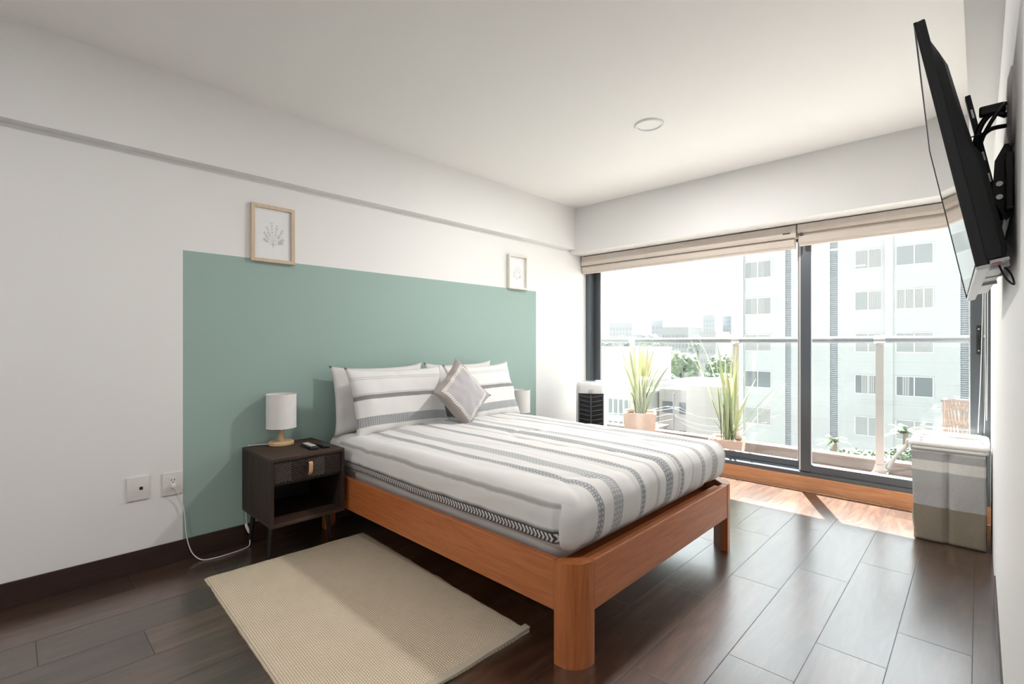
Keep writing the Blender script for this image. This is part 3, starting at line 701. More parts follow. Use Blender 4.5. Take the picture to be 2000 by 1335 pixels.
# ---------------------------------------------------------------- bed
BX0, BX1, BY0, BY1, RT, RBT = -3.15, -1.04, 1.42, 2.975, .388, .198
bed = thing('bed_frame', 'honey-coloured wooden bed frame with rounded corner legs', 'bed frame', ((BX0 + BX1) / 2, (BY0 + BY1) / 2, 0))
def leg(cx, cy, sx, sy):
    """quarter-round corner post, outer corner at (cx, cy), body towards (-sx, -sy)"""
    r = .088; L = .108; W = .108; pts = []
    for k in range(11):
        a = math.pi / 2 * k / 10
        pts.append((cx - sx * (r - r * math.cos(a)), cy - sy * (r - r * math.sin(a))))
    pts += [(cx - sx * L, cy), (cx - sx * L, cy - sy * .035), (cx - sx * .035, cy - sy * W), (cx, cy - sy * W)]
    bm = B(); prism(bm, pts, 'z', 0, RT)
    es = [e for e in bm.edges if abs(e.verts[0].co.z - e.verts[1].co.z) < 1e-6 and e.verts[0].co.z > .3]
    bmesh.ops.bevel(bm, geom=es, offset=.004, segments=2, affect='EDGES')
    return wobj('leg', bm, M['bedz'], bed, 35)
leg(BX1, BY0, 1, -1); leg(BX1, BY1, 1, 1); leg(BX0, BY0, -1, -1); leg(BX0, BY1, -1, 1)
for y0, y1 in ((BY0, BY0 + .032), (BY1 - .032, BY1)):
    bm = B(); box(bm, BX0 + .1085, BX1 - .1085, y0 + .0015, y1, RBT, RT, .004); wobj('side_rail', bm, M['bed'], bed)
for nm, x0, x1 in (('foot_rail', BX1 - .032, BX1 - .0015), ('head_rail', BX0, BX0 + .032)):
    bm = B(); box(bm, x0, x1, BY0 + .1085, BY1 - .1085, RBT, RT, .004); wobj(nm, bm, M['bedy'], bed)
bm = B(); box(bm, BX0 + .034, BX1 - .034, BY0 + .036, BY1 - .036, .300, .318); wobj('slat_base', bm, M['bedy'], bed)
bm = B(); box(bm, BX1 - .075, BX1 - .032, BY0 + .11, BY1 - .11, .318, .372, .003); wobj('mattress_stop', bm, M['bedy'], bed)
bm = B(); box(bm, -2.12, -2.04, 2.16, 2.24, 0, .300); wobj('leg', bm, M['bedz'], bed)
def fmid(ks, nx): return sum(k[0] for k in ks) / 4 / nx
# rounded slab used for mattress and duvet
def rslab(x0, x1, y0, y1, z0, z1, r, step, fn=None, bottom=True, uv=True):
    bm = B(); uvl = bm.loops.layers.uv.new('UVMap')
    nx = max(2, round((x1 - x0) / step)); ny = max(2, round((y1 - y0) / step)); nz = max(2, round((z1 - z0) / step))
    cache = {}
    def V(i, j, k):
        key = (i, j, k)
        if key not in cache:
            q = Vector((x0 + (x1 - x0) * i / nx, y0 + (y1 - y0) * j / ny, z0 + (z1 - z0) * k / nz))
            c = Vector((min(max(q.x, x0 + r), x1 - r), min(max(q.y, y0 + r), y1 - r), min(max(q.z, z0 + r), z1 - r)))
            d = q - c; p = c + d.normalized() * r if d.length > 1e-9 else q.copy()
            if fn: p = fn(p, q)
            cache[key] = bm.verts.new(p)
        return cache[key]
    def quad(a, b, c, d, face):
        ks = (a, b, c, d)
        try: f = bm.faces.new([V(*k) for k in ks])
        except ValueError: return
        for lp, k in zip(f.loops, ks):
            qx = x0 + (x1 - x0) * k[0] / nx; qy = y0 + (y1 - y0) * k[1] / ny; qz = z0 + (z1 - z0) * k[2] / nz
            if face == 'top': u = (qy, qx)
            elif face == 'foot': u = (qy, x1 + (z1 - qz))
            elif face == 'near': u = (y0 - (z1 - qz), qx) if (fn is None or fmid(ks, nx) < 1 - .062 / (x1 - x0)) else (1.475 + (x1 - qx), x1 + (z1 - qz))
            else: u = (y1 + (z1 - qz), qx)
            lp[uvl].uv = u
    for i in range(nx):
        for j in range(ny):
            quad((i, j, nz), (i + 1, j, nz), (i + 1, j + 1, nz), (i, j + 1, nz), 'top')
            if bottom: quad((i, j, 0), (i, j + 1, 0), (i + 1, j + 1, 0), (i + 1, j, 0), 'top')
    for j in range(ny):
        for k in range(nz):
            quad((nx, j, k), (nx, j + 1, k), (nx, j + 1, k + 1), (nx, j, k + 1), 'foot')
            quad((0, j, k), (0, j, k + 1), (0, j + 1, k + 1), (0, j + 1, k), 'foot')
    for i in range(nx):
        for k in range(nz):
            quad((i, 0, k), (i + 1, 0, k), (i + 1, 0, k + 1), (i, 0, k + 1), 'near')
            quad((i, ny, k), (i, ny, k + 1), (i + 1, ny, k + 1), (i + 1, ny, k), 'far')
    return bm
mat_ = thing('mattress', 'white mattress showing at the head of the bed under the pillows', 'mattress', (-2.12, 2.2, .318))
bm = rslab(-3.155, -1.17, 1.475, 2.95, .32, .598, .08, .04); wobj('mattress_body', bm, M['mattress'], mat_, 180)
# duvet
def duvet_fn(p, q):
    DX1, DY0, DY1, DZ = -1.085, 1.455, 3.0, .615
    cx = (p.y - 2.22) / .78; lx = (p.x + 2.0) / .95
    topw = max(0, min(1, (p.z - .45) / .14))
    p = p.copy()
    p.z += topw * (.030 * (1 - cx * cx) * (1 - max(0, lx) ** 4 * .8))
    # long soft creases on top, running with the stripes
    p.z += topw * (.006 * noise.noise(Vector((p.x * 2.1, p.y * 7, 1.3))) + .0035 * noise.noise(Vector((p.x * 5, p.y * 17, 4.1))))
    cr = noise.noise(Vector((p.x * 1.3 + .7, p.y * 3.1, 9.2)))
    p.z -= topw * .007 * max(0, 1 - abs(cr) * 14)
    n = noise.noise(Vector((p.x * 3.2, p.z * 3, 2.2)))
    low = max(0, min(1, (.60 - q.z) / .22))
    if q.y < DY0 + .001 or p.y < DY0 + .05:      # near side drop
        k = 1 - min(1, max(0, (p.y - DY0) / .05))
        p.y += k * (-.004 + .010 * n * low - .012 * math.sin(min(1, low) * math.pi * .8))
        p.y += k * .004 * noise.noise(Vector((p.x * 9, p.z * 22, .4)))
        p.z += k * low * (.014 * noise.noise(Vector((p.x * 1.7, 8.1, 0))) + .006 * noise.noise(Vector((p.x * 5.2, 3.1, 0)))) 
        f = (q.x - (DX1 - .062)) / .0126           # folded foot flap laid over the side panel
        p.y += k * min(1, low * 4) * (.026 * math.exp(-(f + .5) ** 2 / .8) - (.012 if f > .5 else 0))
    if q.y > DY1 - .001: p.y += .015 * math.sin(low * math.pi) - .02 * low * low
    if q.x > DX1 - .001 or p.x > DX1 - .05:      # foot drop
        k = 1 - min(1, max(0, (DX1 - p.x) / .05))
        p.x += k * (.014 * math.sin(low * math.pi) - .040 * low * low)
        p.x += k * low * (.008 * noise.noise(Vector((p.y * 6, p.z * 3, 5.5))) + .005 * math.sin(p.y * 27 + 2.5 * noise.noise(Vector((p.y * 2, 0, 0)))))
        p.z += k * low * (-.020 + .014 * noise.noise(Vector((p.y * 5, 1.1, 0))) + .008 * math.sin(p.y * 21))
    return p
duv = thing('duvet', 'white duvet with grey woven stripes spread over the bed', 'duvet', (-2.04, 2.22, .37))
bm = rslab(-2.96, -1.085, 1.455, 3.0, .390, .615, .075, .0125, duvet_fn, bottom=False)
wobj('duvet_cover', bm, M['duvet'], duv, 180)
# ---------------------------------------------------------------- pillows
def pillow_mesh(w_, h_, th, seed, pinch=.035, ears=.018, flop=0.0):
    bm = B(); uvl = bm.loops.layers.uv.new('UVMap'); n = 34; m = 26
    grids = []
    for side in (1, -1):
        g = []
        for i in range(n + 1):
            row = []
            for j in range(m + 1):
                u = i / n * 2 - 1; v = j / m * 2 - 1
                e = (max(0, 1 - abs(u) ** 2.6) ** .55) * (max(0, 1 - abs(v) ** 2.6) ** .55)
                x = u * w_ / 2 * (1 - pinch * (1 - v * v) * abs(u) ** 3) ; y = v * h_ / 2 * (1 - pinch * 1.6 * (1 - u * u) * abs(v) ** 3)
                c = abs(u * v) ** 6; x += math.copysign(ears, u) * c; y += math.copysign(ears, v) * c
                z = side * th / 2 * e
                wr = noise.noise(Vector((x * 7 + seed, y * 7, side * 3))) * .012 + noise.noise(Vector((x * 18 + seed, y * 15, side * 5))) * .005
                rad = math.sin(math.atan2(v, u) * 9 + seed) * .006 * max(abs(u), abs(v)) ** 3
                z += side * (wr + rad) * min(1, e * 2.5)
                z += noise.noise(Vector((x * 4 + seed * 2, y * 4, 0))) * .012 * (1 - e)
                z -= flop * max(0, v) ** 2
                if (i in (0, n) or j in (0, m)) and side == -1: row.append(grids[0][i][j]); continue
                row.append(bm.verts.new((x, y, z)))
            g.append(row)
        grids.append(g)
    for s, g in enumerate(grids):
        for i in range(n):
            for j in range(m):
                q = [(i, j), (i + 1, j), (i + 1, j + 1), (i, j + 1)]
                f = bm.faces.new([g[a][b] for a, b in q])
                for lp, (a, b) in zip(f.loops, q): lp[uvl].uv = (a / n, b / m)
    return bm
def pillow(label, cat, mat, bottom, top, y0, y1, hgt, th, seed, roll=0, group=None, name='pillow', ears=.018, yaw=0):
    """bottom/top: (x, z) of the lower and upper edge mid-lines; spans y0..y1"""
    t = thing(name, label, cat, (bottom[0], (y0 + y1) / 2, bottom[1]), group=group)
    up = Vector((top[0] - bottom[0], 0, top[1] - bottom[1])).normalized(); side = Vector((0, 1, 0)); nrm = side.cross(up)
    bm = pillow_mesh(y1 - y0, hgt, th, seed, ears=ears)
    mtx = Matrix((side, up, nrm)).transposed().to_4x4()
    T = Matrix.Rotation(yaw, 4, 'Z') @ mtx @ Matrix.Rotation(roll, 4, 'Z')
    c = up * (hgt / 2)
    for v in bm.verts: v.co = T @ v.co + c
    o = obj('pillow_cover', bm, mat, t, 180)
    # seam piping round the edge
    return t
PG = 'pillows leaning on the headboard wall'
pillow('plain ivory pillow leaning on the wall behind the left striped pillow', 'pillow', M['pillow'], (-3.03, .60), (-3.10, 1.04), 1.49, 2.20, .44, .13, 1.7)
pillow('plain ivory pillow leaning on the wall behind the right striped pillow', 'pillow', M['pillow'], (-3.03, .60), (-3.10, 1.05), 2.25, 2.93, .44, .13, 5.1)
pillow('left striped pillow, on the side of the bed nearer the remote controls', 'pillow', M['case'], (-2.80, .600), (-2.955, 1.03), 1.52, 2.26, .45, .15, 2.3, roll=R(-.8), group='striped pillows')
pillow('right striped pillow, partly behind the grey cushion', 'pillow', M['case'], (-2.80, .600), (-2.955, 1.04), 2.30, 3.03, .45, .15, 7.7, roll=R(.5), group='striped pillows', yaw=R(4))
# grey cushion on its corner
t = thing('throw_cushion', 'small grey cushion with cream stitched border standing on its corner', 'cushion', (-2.57, 2.27, .615))
bm = pillow_mesh(.385, .385, .13, 3.3, pinch=.05, ears=.012)
up = Vector((-.19, 0, .46)).normalized(); side = Vector((0, 1, 0)); nrm = side.cross(up)
mtx = Matrix((side, up, nrm)).transposed().to_4x4(); T = Matrix.Rotation(R(3), 4, 'Z') @ mtx @ Matrix.Rotation(R(38), 4, 'Z')
for v in bm.verts: v.co = T @ v.co + up * .255 + Vector((0, -.01, -.012))
obj('cushion_cover', bm, M['cushion'], t, 180)
# ---------------------------------------------------------------- nightstand
def nightstand(label, loc, top, group=None):
    t = thing('nightstand', label, 'nightstand', loc)
    D, W = .452, .418; H0 = top - .372; th = .018
    for nm, z_ in (('top_panel', top - th), ('bottom_panel', H0)):
        bm = B(); box(bm, 0, D, 0, W, z_, z_ + th, .0015, 1); obj(nm, bm, M['walnut'], t)
    for y_ in (0, W - th):
        bm = B(); box(bm, 0, D, y_, y_ + th, H0 + th, top - th, .001, 1); obj('side_panel', bm, M['walnutz'], t)
    bm = B(); box(bm, .0, .008, th, W - th, H0 + th, top - th); obj('back_panel', bm, M['drawer'], t)
    bm = B(); box(bm, .008, D - .02, th, W - th, top - .152, top - .142); obj('shelf', bm, M['drawer'], t)
    zt, zb = top - th - .002, top - .140
    bm = B(); box(bm, D - .022, D - .010, th + .002, W - th - .002, zb, zt); dr = obj('drawer', bm, M['drawer'], t)
    # carved chevron ribs, clipped to the drawer front
    bm = B(); y0, y1 = th + .005, W - th - .005; z0, z1 = zb + .003, zt - .003; pw = (y1 - y0) / 4; sp = .0135
    for c in range(4):
        ya, yb = y0 + c * pw, y0 + (c + 1) * pw; s = 1 if c % 2 == 0 else -1
        k = -14
        while k < 26:
            o = z0 + k * sp
            def zz(y): return o + (y - ya if s == 1 else yb - y) * .80
            # clip the rib centreline to the panel
            pts = []
            for i in range(25):
                y = ya + .001 + (yb - ya - .002) * i / 24; z = zz(y)
                if z0 + .002 < z < z1 - .002: pts.append((y, z))
            if len(pts) > 1:
                a, b = pts[0], pts[-1]; d = Vector((b[0] - a[0], b[1] - a[1])); nn = Vector((-d.y, d.x)).normalized() * .0036
                P_ = [(a[0] + nn.x, a[1] + nn.y), (b[0] + nn.x, b[1] + nn.y), (b[0] - nn.x, b[1] - nn.y), (a[0] - nn.x, a[1] - nn.y)]
                lo = [bm.verts.new((D - .010, p[0], p[1])) for p in P_]; am = (Vector(P_[0]) + Vector(P_[3])) / 2; bm_ = (Vector(P_[1]) + Vector(P_[2])) / 2
                hi = [bm.verts.new((D - .0055, p.x, p.y)) for p in (am, bm_)]
                bm.faces.new((lo[0], lo[1], hi[1], hi[0])); bm.faces.new((lo[3], hi[0], hi[1], lo[2])); bm.faces.new((lo[0], hi[0], lo[3])); bm.faces.new((lo[1], lo[2], hi[1])); bm.faces.new(lo[::-1])
            k += 1
    obj('carved_chevron', bm, simple('carved_rib', (.06, .045, .038), .4), dr)
    bm = B(); yc = W / 2 + .001; tube_pts = smoothpts([(D - .010, yc, zt - .028, ), (D + .010, yc, zt - .024), (D + .018, yc, zt - .038), (D + .014, yc, zt - .078), (D + .002, yc, zt - .096)], 6)
    prev = None
    for p in tube_pts:
        vs = [bm.verts.new((p.x, p.y - .011, p.z)), bm.verts.new((p.x, p.y + .011, p.z)), bm.verts.new((p.x - .003, p.y + .011, p.z - .001)), bm.verts.new((p.x - .003, p.y - .011, p.z - .001))]
        if prev:
            for a in range(4): bm.faces.new((prev[a], prev[(a + 1) % 4], vs[(a + 1) % 4], vs[a]))
        else: bm.faces.new(vs[::-1])
        prev = vs
    bm.faces.new(prev)
    obj('leather_pull', bm, M['leather'], dr, 50)
    for (x, y) in ((.05, .05), (D - .135, .05), (.05, W - .05), (D - .135, W - .05)):
        bm = B(); dx = -.02 if x < .2 else .02; dy = -.02 if y < .2 else .02
        tube(bm, [(x, y, H0), (x + dx, y + dy, 0)], [.015, .009], 14); obj('leg', bm, M['blackm'], t, 60)
    return t
nightstand('dark walnut nightstand with carved drawer on the left of the bed', (XL + .014, .970, 0), .58)
nightstand('dark walnut nightstand hidden beyond the far side of the bed', (XL + .014, 3.06, 0), .46)
# ---------------------------------------------------------------- lamps
def lamp(label, loc, cord=False):
    t = thing('table_lamp', label, 'lamp', loc)
    bm = B(); lathe(bm, [(.0, 0), (.068, 0), (.072, .004), (.072, .018), (.068, .022), (.0, .022)], 40, caps=False); obj('base', bm, M['pine'], t, 40)
    bm = B(); lathe(bm, [(.0, .022), (.014, .022), (.014, .125), (.0, .125)], 20, caps=False); obj('stem', bm, M['pine'], t, 40)
    bm = B(); lathe(bm, [(.083, .105), (.084, .104), (.085, .105), (.085, .309), (.084, .310), (.083, .309)], 56, caps=False)
    vs = list(bm.verts); n = 56
    for k in range(n): bm.faces.new((bm.verts[:][k], bm.verts[:][(k + 1) % n], bm.verts[:][5 * n + (k + 1) % n], bm.verts[:][5 * n + k])) if False else None
    bm.verts.ensure_lookup_table()
    for k in range(n): bm.faces.new((bm.verts[k], bm.verts[(k + 1) % n], bm.verts[5 * n + (k + 1) % n], bm.verts[5 * n + k]))
    sh = obj('lamp_shade', bm, M['shade'], t, 40)
    bm = B()
    for z in (.107, .307): lathe(bm, [(.0853, z - .003), (.0862, z - .003), (.0862, z + .003), (.0853, z + .003)], 56, caps=False)
    obj('trim_band', bm, M['hamper_white'], sh, 40)
    bm = B()
    for k in range(3):
        a = k * 2 * math.pi / 3; tube(bm, [(0, 0, .285), (.083 * math.cos(a), .083 * math.sin(a), .300)], .0015, 6)
    lathe(bm, [(.0, .125), (.016, .125), (.018, .15), (.022, .19), (.026, .22), (.018, .25), (.0, .258)], 20, caps=False)
    obj('bulb_and_carrier', bm, M['coolerw'], t, 60)
    return t
l1 = lamp('small lamp with white drum shade and pale wood base on the left nightstand', (-3.085, 1.165, .58))
l2 = lamp('white drum lamp beyond the right striped pillow', (-3.06, 3.30, .46))
def cord_obj():
    loc = l1.location
    pts = [(-3.12, 1.13, .584), (-3.15, 1.07, .5835), (-3.168, 1.02, .5835), (-3.1745, 1.005, .575), (-3.1748, 1.0, .50), (-3.1748, 1.0, .35), (-3.174, .998, .24), (-3.165, .990, .19), (-3.148, .990, .13), (-3.135, .998, .075), (-3.125, 1.00, .03), (-3.10, .985, .006), (-3.08, .93, .004), (-3.07, .87, .004), (-3.07, .80, .004), (-3.09, .745, .006), (-3.130, .712, .035), (-3.150, .694, .09), (-3.160, .684, .16), (-3.164, .680, .235), (-3.164, .672, .30), (-3.160, .655, .355), (-3.152, .637, .40), (-3.148, .627, .418)]
    bm = B(); tube(bm, smoothpts(pts, 6), .0027, 8); c = wobj('power_cord', bm, M['cord'], l1, 60, l1)
    bm = B(); tube(bm, smoothpts([(-3.144, .982, .128), (-3.139, .987, .110), (-3.133, .994, .088), (-3.130, .998, .070)], 4), [.003, .0045, .0075, .008, .008, .008, .008, .008, .008, .0075, .006, .005, .003], 10); wobj('cord_switch', bm, M['cord'], c, 60, l1)
    bm = B(); box(bm, XL + .014, XL + .032, .615, .638, .414, .438, .005); wobj('plug', bm, M['cord'], c, 40, l1)
cord_obj()
# remotes
def remote(label, loc, rz, L, W, buttons, name='remote_control'):
    t = thing(name, label, 'remote control', loc, (0, 0, rz))
    bm = B(); box(bm, -L / 2, L / 2, -W / 2, W / 2, 0, .018, .006, 3); obj('case', bm, M['black'], t, 40)
    if buttons:
        bm = B()
        for i in range(9):
            for j in range(3):
                x = -L * .40 + i * L * .088; y = (j - 1) * W * .27
                box(bm, x, x + L * .062, y - W * .095, y + W * .095, .0178, .0205, .001, 1)
        obj('button', bm, simple('pale_rubber_button', (.55, .57, .56), .6), t)['kind'] = 'stuff'
    else:
        bm = B(); lathe(bm, [(.0, .0178), (.012, .0178), (.012, .0195), (.0, .0195)], 20, (L * .2, 0, 0), caps=False); obj('button', bm, M['slat'], t, 40)
    return t
remote('black remote control covered in pale buttons on the nightstand', (-2.868, 1.245, .5802), R(-2), .165, .046, True)
remote('small plain black remote control nearest the bed on the nightstand', (-2.838, 1.314, .5802), R(-4), .115, .044, False)
# ---------------------------------------------------------------- wall plates
def plate(label, y0, z0, w_, h_, kind):
    t = thing('wall_socket', label, 'wall socket', (XL, y0 + w_ / 2, z0 + h_ / 2))
    bm = B(); a, b = w_ / 2, h_ / 2
    r0 = [bm.verts.new((.0, s * a, q * b)) for s, q in ((-1, -1), (1, -1), (1, 1), (-1, 1))]
    r1 = [bm.verts.new((.008, s * a, q * b)) for s, q in ((-1, -1), (1, -1), (1, 1), (-1, 1))]
    r2 = [bm.verts.new((.013, s * a * .62, q * b * .66)) for s, q in ((-1, -1), (1, -1), (1, 1), (-1, 1))]
    for A_, B_ in ((r0, r1), (r1, r2)):
        for k in range(4): bm.faces.new((A_[k], A_[(k + 1) % 4], B_[(k + 1) % 4], B_[k]))
    bm.faces.new(r2); bm.faces.new(r0[::-1])
    bmesh.ops.bevel(bm, geom=[e for e in bm.edges], offset=.0012, segments=2, affect='EDGES')
    obj('cover_plate', bm, M['plate'], t, 30)
    if kind == 'data':
        bm = B(); box(bm, .0125, .0145, -.018, .026, -.014, .014, .0005, 1); m_ = obj('insert', bm, M['plate'], t)
        bm = B(); box(bm, .0142, .0150, .004, .019, -.008, .008); obj('port', bm, M['black'], m_)
    else:
        bm = B(); box(bm, .0125, .0145, -.018, .018, -.036, .036, .0005, 1); m_ = obj('insert', bm, M['plate'], t)
        bm = B()
        for s in (-1, 1): box(bm, .0142, .0149, s * .007 - .0016, s * .007 + .0016, .017, .026)
        tube(bm, [(.0142, 0, .0085), (.0149, 0, .0085)], .0030, 12)
        obj('slot', bm, M['black'], m_)
    return t
plate('white wall plate with a single small dark port, left of the pair', .427, .379, .095, .122, 'data')
plate('white wall outlet with the lamp plug in it beside the green paint', .579, .374, .094, .121, 'power')
# ---------------------------------------------------------------- framed prints
def picture(label, y0, z0, w_, h_, d, bw, fmat, seed, lean):
    t = thing('picture_frame', label, 'framed print', (XL + .004, y0 + w_ / 2, z0), (0, lean, 0))
    a = w_ / 2
    bm = B(); box(bm, 0, d, -a, -a + bw, 0, h_, .001, 1); box(bm, 0, d, a - bw, a, 0, h_, .001, 1); box(bm, 0, d, -a + bw, a - bw, 0, bw, .001, 1); box(bm, 0, d, -a + bw, a - bw, h_ - bw, h_, .001, 1)
    obj('frame', bm, fmat, t)
    bm = B(); box(bm, .004, .008, -a + bw * .9, a - bw * .9, bw * .9, h_ - bw * .9); pr = obj('print', bm, M['paper'], t)
    r = random.Random(seed); bm = B(); zc = h_ * .30; X = .0083
    def strip(p0, p1, wd):
        d_ = (Vector(p1) - Vector(p0)); n_ = Vector((-d_.y, d_.x)).normalized() * wd
        vs = [bm.verts.new((X, q[0], q[1])) for q in ((p0[0] - n_.x, p0[1] - n_.y), (p1[0] - n_.x * .4, p1[1] - n_.y * .4), (p1[0] + n_.x * .4, p1[1] + n_.y * .4), (p0[0] + n_.x, p0[1] + n_.y))]
        ws = [bm.verts.new((X - .0003, v.co.y, v.co.z)) for v in vs]
        bm.faces.new(vs); bm.faces.new(ws[::-1])
        for k in range(4): bm.faces.new((vs[k], ws[k], ws[(k + 1) % 4], vs[(k + 1) % 4]))
    s = h_
    strip((0, zc - .04 * s), (0, zc + .10 * s), .0008)
    for ang, L in ((-62, .20), (-40, .27), (-22, .33), (-4, .40), (14, .36), (35, .34), (58, .24), (70, .2)):
        e = (math.sin(R(ang)) * L * s * .80, zc + math.cos(R(ang)) * L * s); strip((0, zc), e, .0006)
        for k in range(4):
            f = .55 + .14 * k; b_ = (e[0] * f, zc + (e[1] - zc) * f)
            for sg in (-1, 1):
                q = R(ang + sg * 35); l_ = .045 * s; strip(b_, (b_[0] + math.sin(q) * l_, b_[1] + math.cos(q) * l_), .0016 * s / .35 * (.6 + r.random()))
    obj('drawing', bm, M['ink'] if seed == 1 else M['ink2'], pr)
    if seed == 1:
        bm = B()
        for k in range(3): box(bm, X - .0002, X + .0004, -a * .34, a * .36, h_ * (.40 + .036 * k), h_ * (.405 + .036 * k))
        obj('caption_line', bm, M['ink2'], pr)
    return t
picture('pale wood framed botanical print on the wall above the lamp', 1.018, 1.700, .258, .352, .022, .021, M['pinex'], 1, R(-.7))
picture('cream framed small botanical print at the far end of the green paint', 3.232, 1.712, .255, .322, .034, .018, M['creamframe'], 2, R(0))
# ---------------------------------------------------------------- rug
t = thing('rug', 'cream woven cotton rug lying on the floor beside the bed', 'rug', (-2.09, 1.10, 0), (0, 0, R(-2.2)))
bm = B(); nx, ny = 90, 54; LX, LY = 1.46, .872
def redge(s, k): return .006 * noise.noise(Vector((s * 6, k, 0))) + .004 * noise.noise(Vector((s * 17, k, 3)))
g = [[None] * (ny + 1) for _ in range(nx + 1)]; g2 = [[None] * (ny + 1) for _ in range(nx + 1)]
for i in range(nx + 1):
    for j in range(ny + 1):
        a, b = i / nx, j / ny; x = (a - .5) * LX; y = (b - .5) * LY
        x += redge(y, 1 if a < .5 else 5) * abs(2 * a - 1) ** 6; y += redge(x, 9 if b < .5 else 13) * abs(2 * b - 1) ** 6
        ed = min(a * LX, (1 - a) * LX, b * LY, (1 - b) * LY); z = .011 * min(1, (ed / .008)) ** .5 + .001
        z += .0035 * max(0, noise.noise(Vector((x * 3, y * 3, 2)))) + (.010 * max(0, a - .955) / .045 * max(0, b - .5) * 2) 
        g[i][j] = bm.verts.new((x, y, z + .001)); g2[i][j] = bm.verts.new((x, y, .0006 + max(0, z - .016)))
for i in range(nx):
    for j in range(ny):
        bm.faces.new((g[i][j], g[i + 1][j], g[i + 1][j + 1], g[i][j + 1])); bm.faces.new((g2[i][j], g2[i][j + 1], g2[i + 1][j + 1], g2[i + 1][j]))
for i in range(nx):
    for j in (0, ny): bm.faces.new((g[i][j], g[i + 1][j], g2[i + 1][j], g2[i][j]))
for j in range(ny):
    for i in (0, nx): bm.faces.new((g[i][j], g[i][j + 1], g2[i][j + 1], g2[i][j]))
obj('woven_field', bm, M['rug'], t, 60)
bm = B()
for i, sx in ((nx, 1),):
    pts = [(LX / 2 - .010 + redge((j / ny - .5) * LY, 5), (j / ny - .5) * LY * .995, .0145 + (.010 * max(0, j / ny - .5) * 2)) for j in range(ny + 1)]
    prev = None
    for p in pts:
        vs = [bm.verts.new((p[0] - .016, p[1], p[2] + .001)), bm.verts.new((p[0] + .012, p[1], p[2] - .001)), bm.verts.new((p[0] + .013, p[1], p[2] - .007)), bm.verts.new((p[0] - .016, p[1], p[2] - .006))]
        if prev:
            for a in range(4): bm.faces.new((prev[a], prev[(a + 1) % 4], vs[(a + 1) % 4], vs[a]))
        else: bm.faces.new(vs[::-1])
        prev = vs
    bm.faces.new(prev)
obj('binding', bm, M['rug_edge'], t, 50)
# ---------------------------------------------------------------- air cooler
t = thing('air_cooler', 'white tower fan with black louvred front in the corner by the window', 'fan', (-2.79, 4.05, 0), (0, 0, R(32)))
def rrect(w_, d, r, z, n=6, bulge=0):
    pts = []
    for cx_, cy_, a0 in ((w_ - r, d - r, 0), (-w_ + r, d - r, 90), (-w_ + r, -d + r, 180), (w_ - r, -d + r, 270)):
        for k in range(n + 1):
            a = R(a0 + 90 * k / n); x = cx_ + r * math.cos(a); y = cy_ + r * math.sin(a)
            if y < 0: y -= bulge * (1 - (x / w_) ** 2)
            pts.append((x, y, z))
    return pts
bm = B(); prev = None
for z, s in ((0, .97), (.02, 1), (.74, .98), (.785, .97), (.815, .90), (.822, .84)):
    vs = [bm.verts.new(p) for p in rrect(.150 * s, .15 * s, .05, z, 6, .03)]
    if prev:
        for a in range(len(vs)): bm.faces.new((prev[a], prev[(a + 1) % len(vs)], vs[(a + 1) % len(vs)], vs[a]))
    else: bm.faces.new(vs[::-1])
    prev = vs
bm.faces.new(prev); obj('housing', bm, M['coolerw'], t, 35)
def fr(x): return -.15 - .03 * (1 - (x / .15) ** 2)
bm = B(); N = 16
for z0, z1 in ((.13, .715),):
    A_ = []; 
    for k in range(N + 1):
        x = -.120 + .24 * k / N; A_.append([bm.verts.new((x, fr(x) - .006, z0)), bm.verts.new((x, fr(x) - .006, z1)), bm.verts.new((x, fr(x) + .03, z1)), bm.verts.new((x, fr(x) + .03, z0))])
    for p, q in zip(A_, A_[1:]):
        for a in range(4): bm.faces.new((p[a], q[a], q[(a + 1) % 4], p[(a + 1) % 4]))
    bm.faces.new(A_[0][::-1]); bm.faces.new(A_[-1])
gr = obj('grille', bm, M['black'], t, 60)
bm = B()
for k in range(13):
    z = .15 + k * .044
    for s in (-1, 1):
        pts = [(s * (.010 + .098 * q), fr(s * (.010 + .098 * q)) - .014, z + .018 * q) for q in [i / 5 for i in range(6)]]; tube(bm, pts, .0042, 6)
tube(bm, [(0, fr(0) - .016, .14), (0, fr(0) - .016, .70)], .008, 8)
for s in (-1, 1): tube(bm, [(s * .114, fr(.114) - .010, .14), (s * .114, fr(.114) - .010, .70)], .007, 8)
obj('louvre', bm, M['slat'], gr, 60)
bm = B(); lathe(bm, [(.0, .826), (.085, .826), (.095, .823), (.095, .820), (.0, .820)], 32, caps=False)
for v in bm.verts: v.co.y *= .8
tp = obj('control_panel', bm, simple('grey_control_disc', (.45, .49, .52), .25), t, 40)
bm = B(); box(bm, -.05, .04, -.03, .03, .826, .829, .001); obj('display', bm, M['slat'], tp)
bm = B(); box(bm, -.022, .022, fr(0) - .002, fr(0) + .004, .745, .752); obj('badge', bm, M['steel'], t)
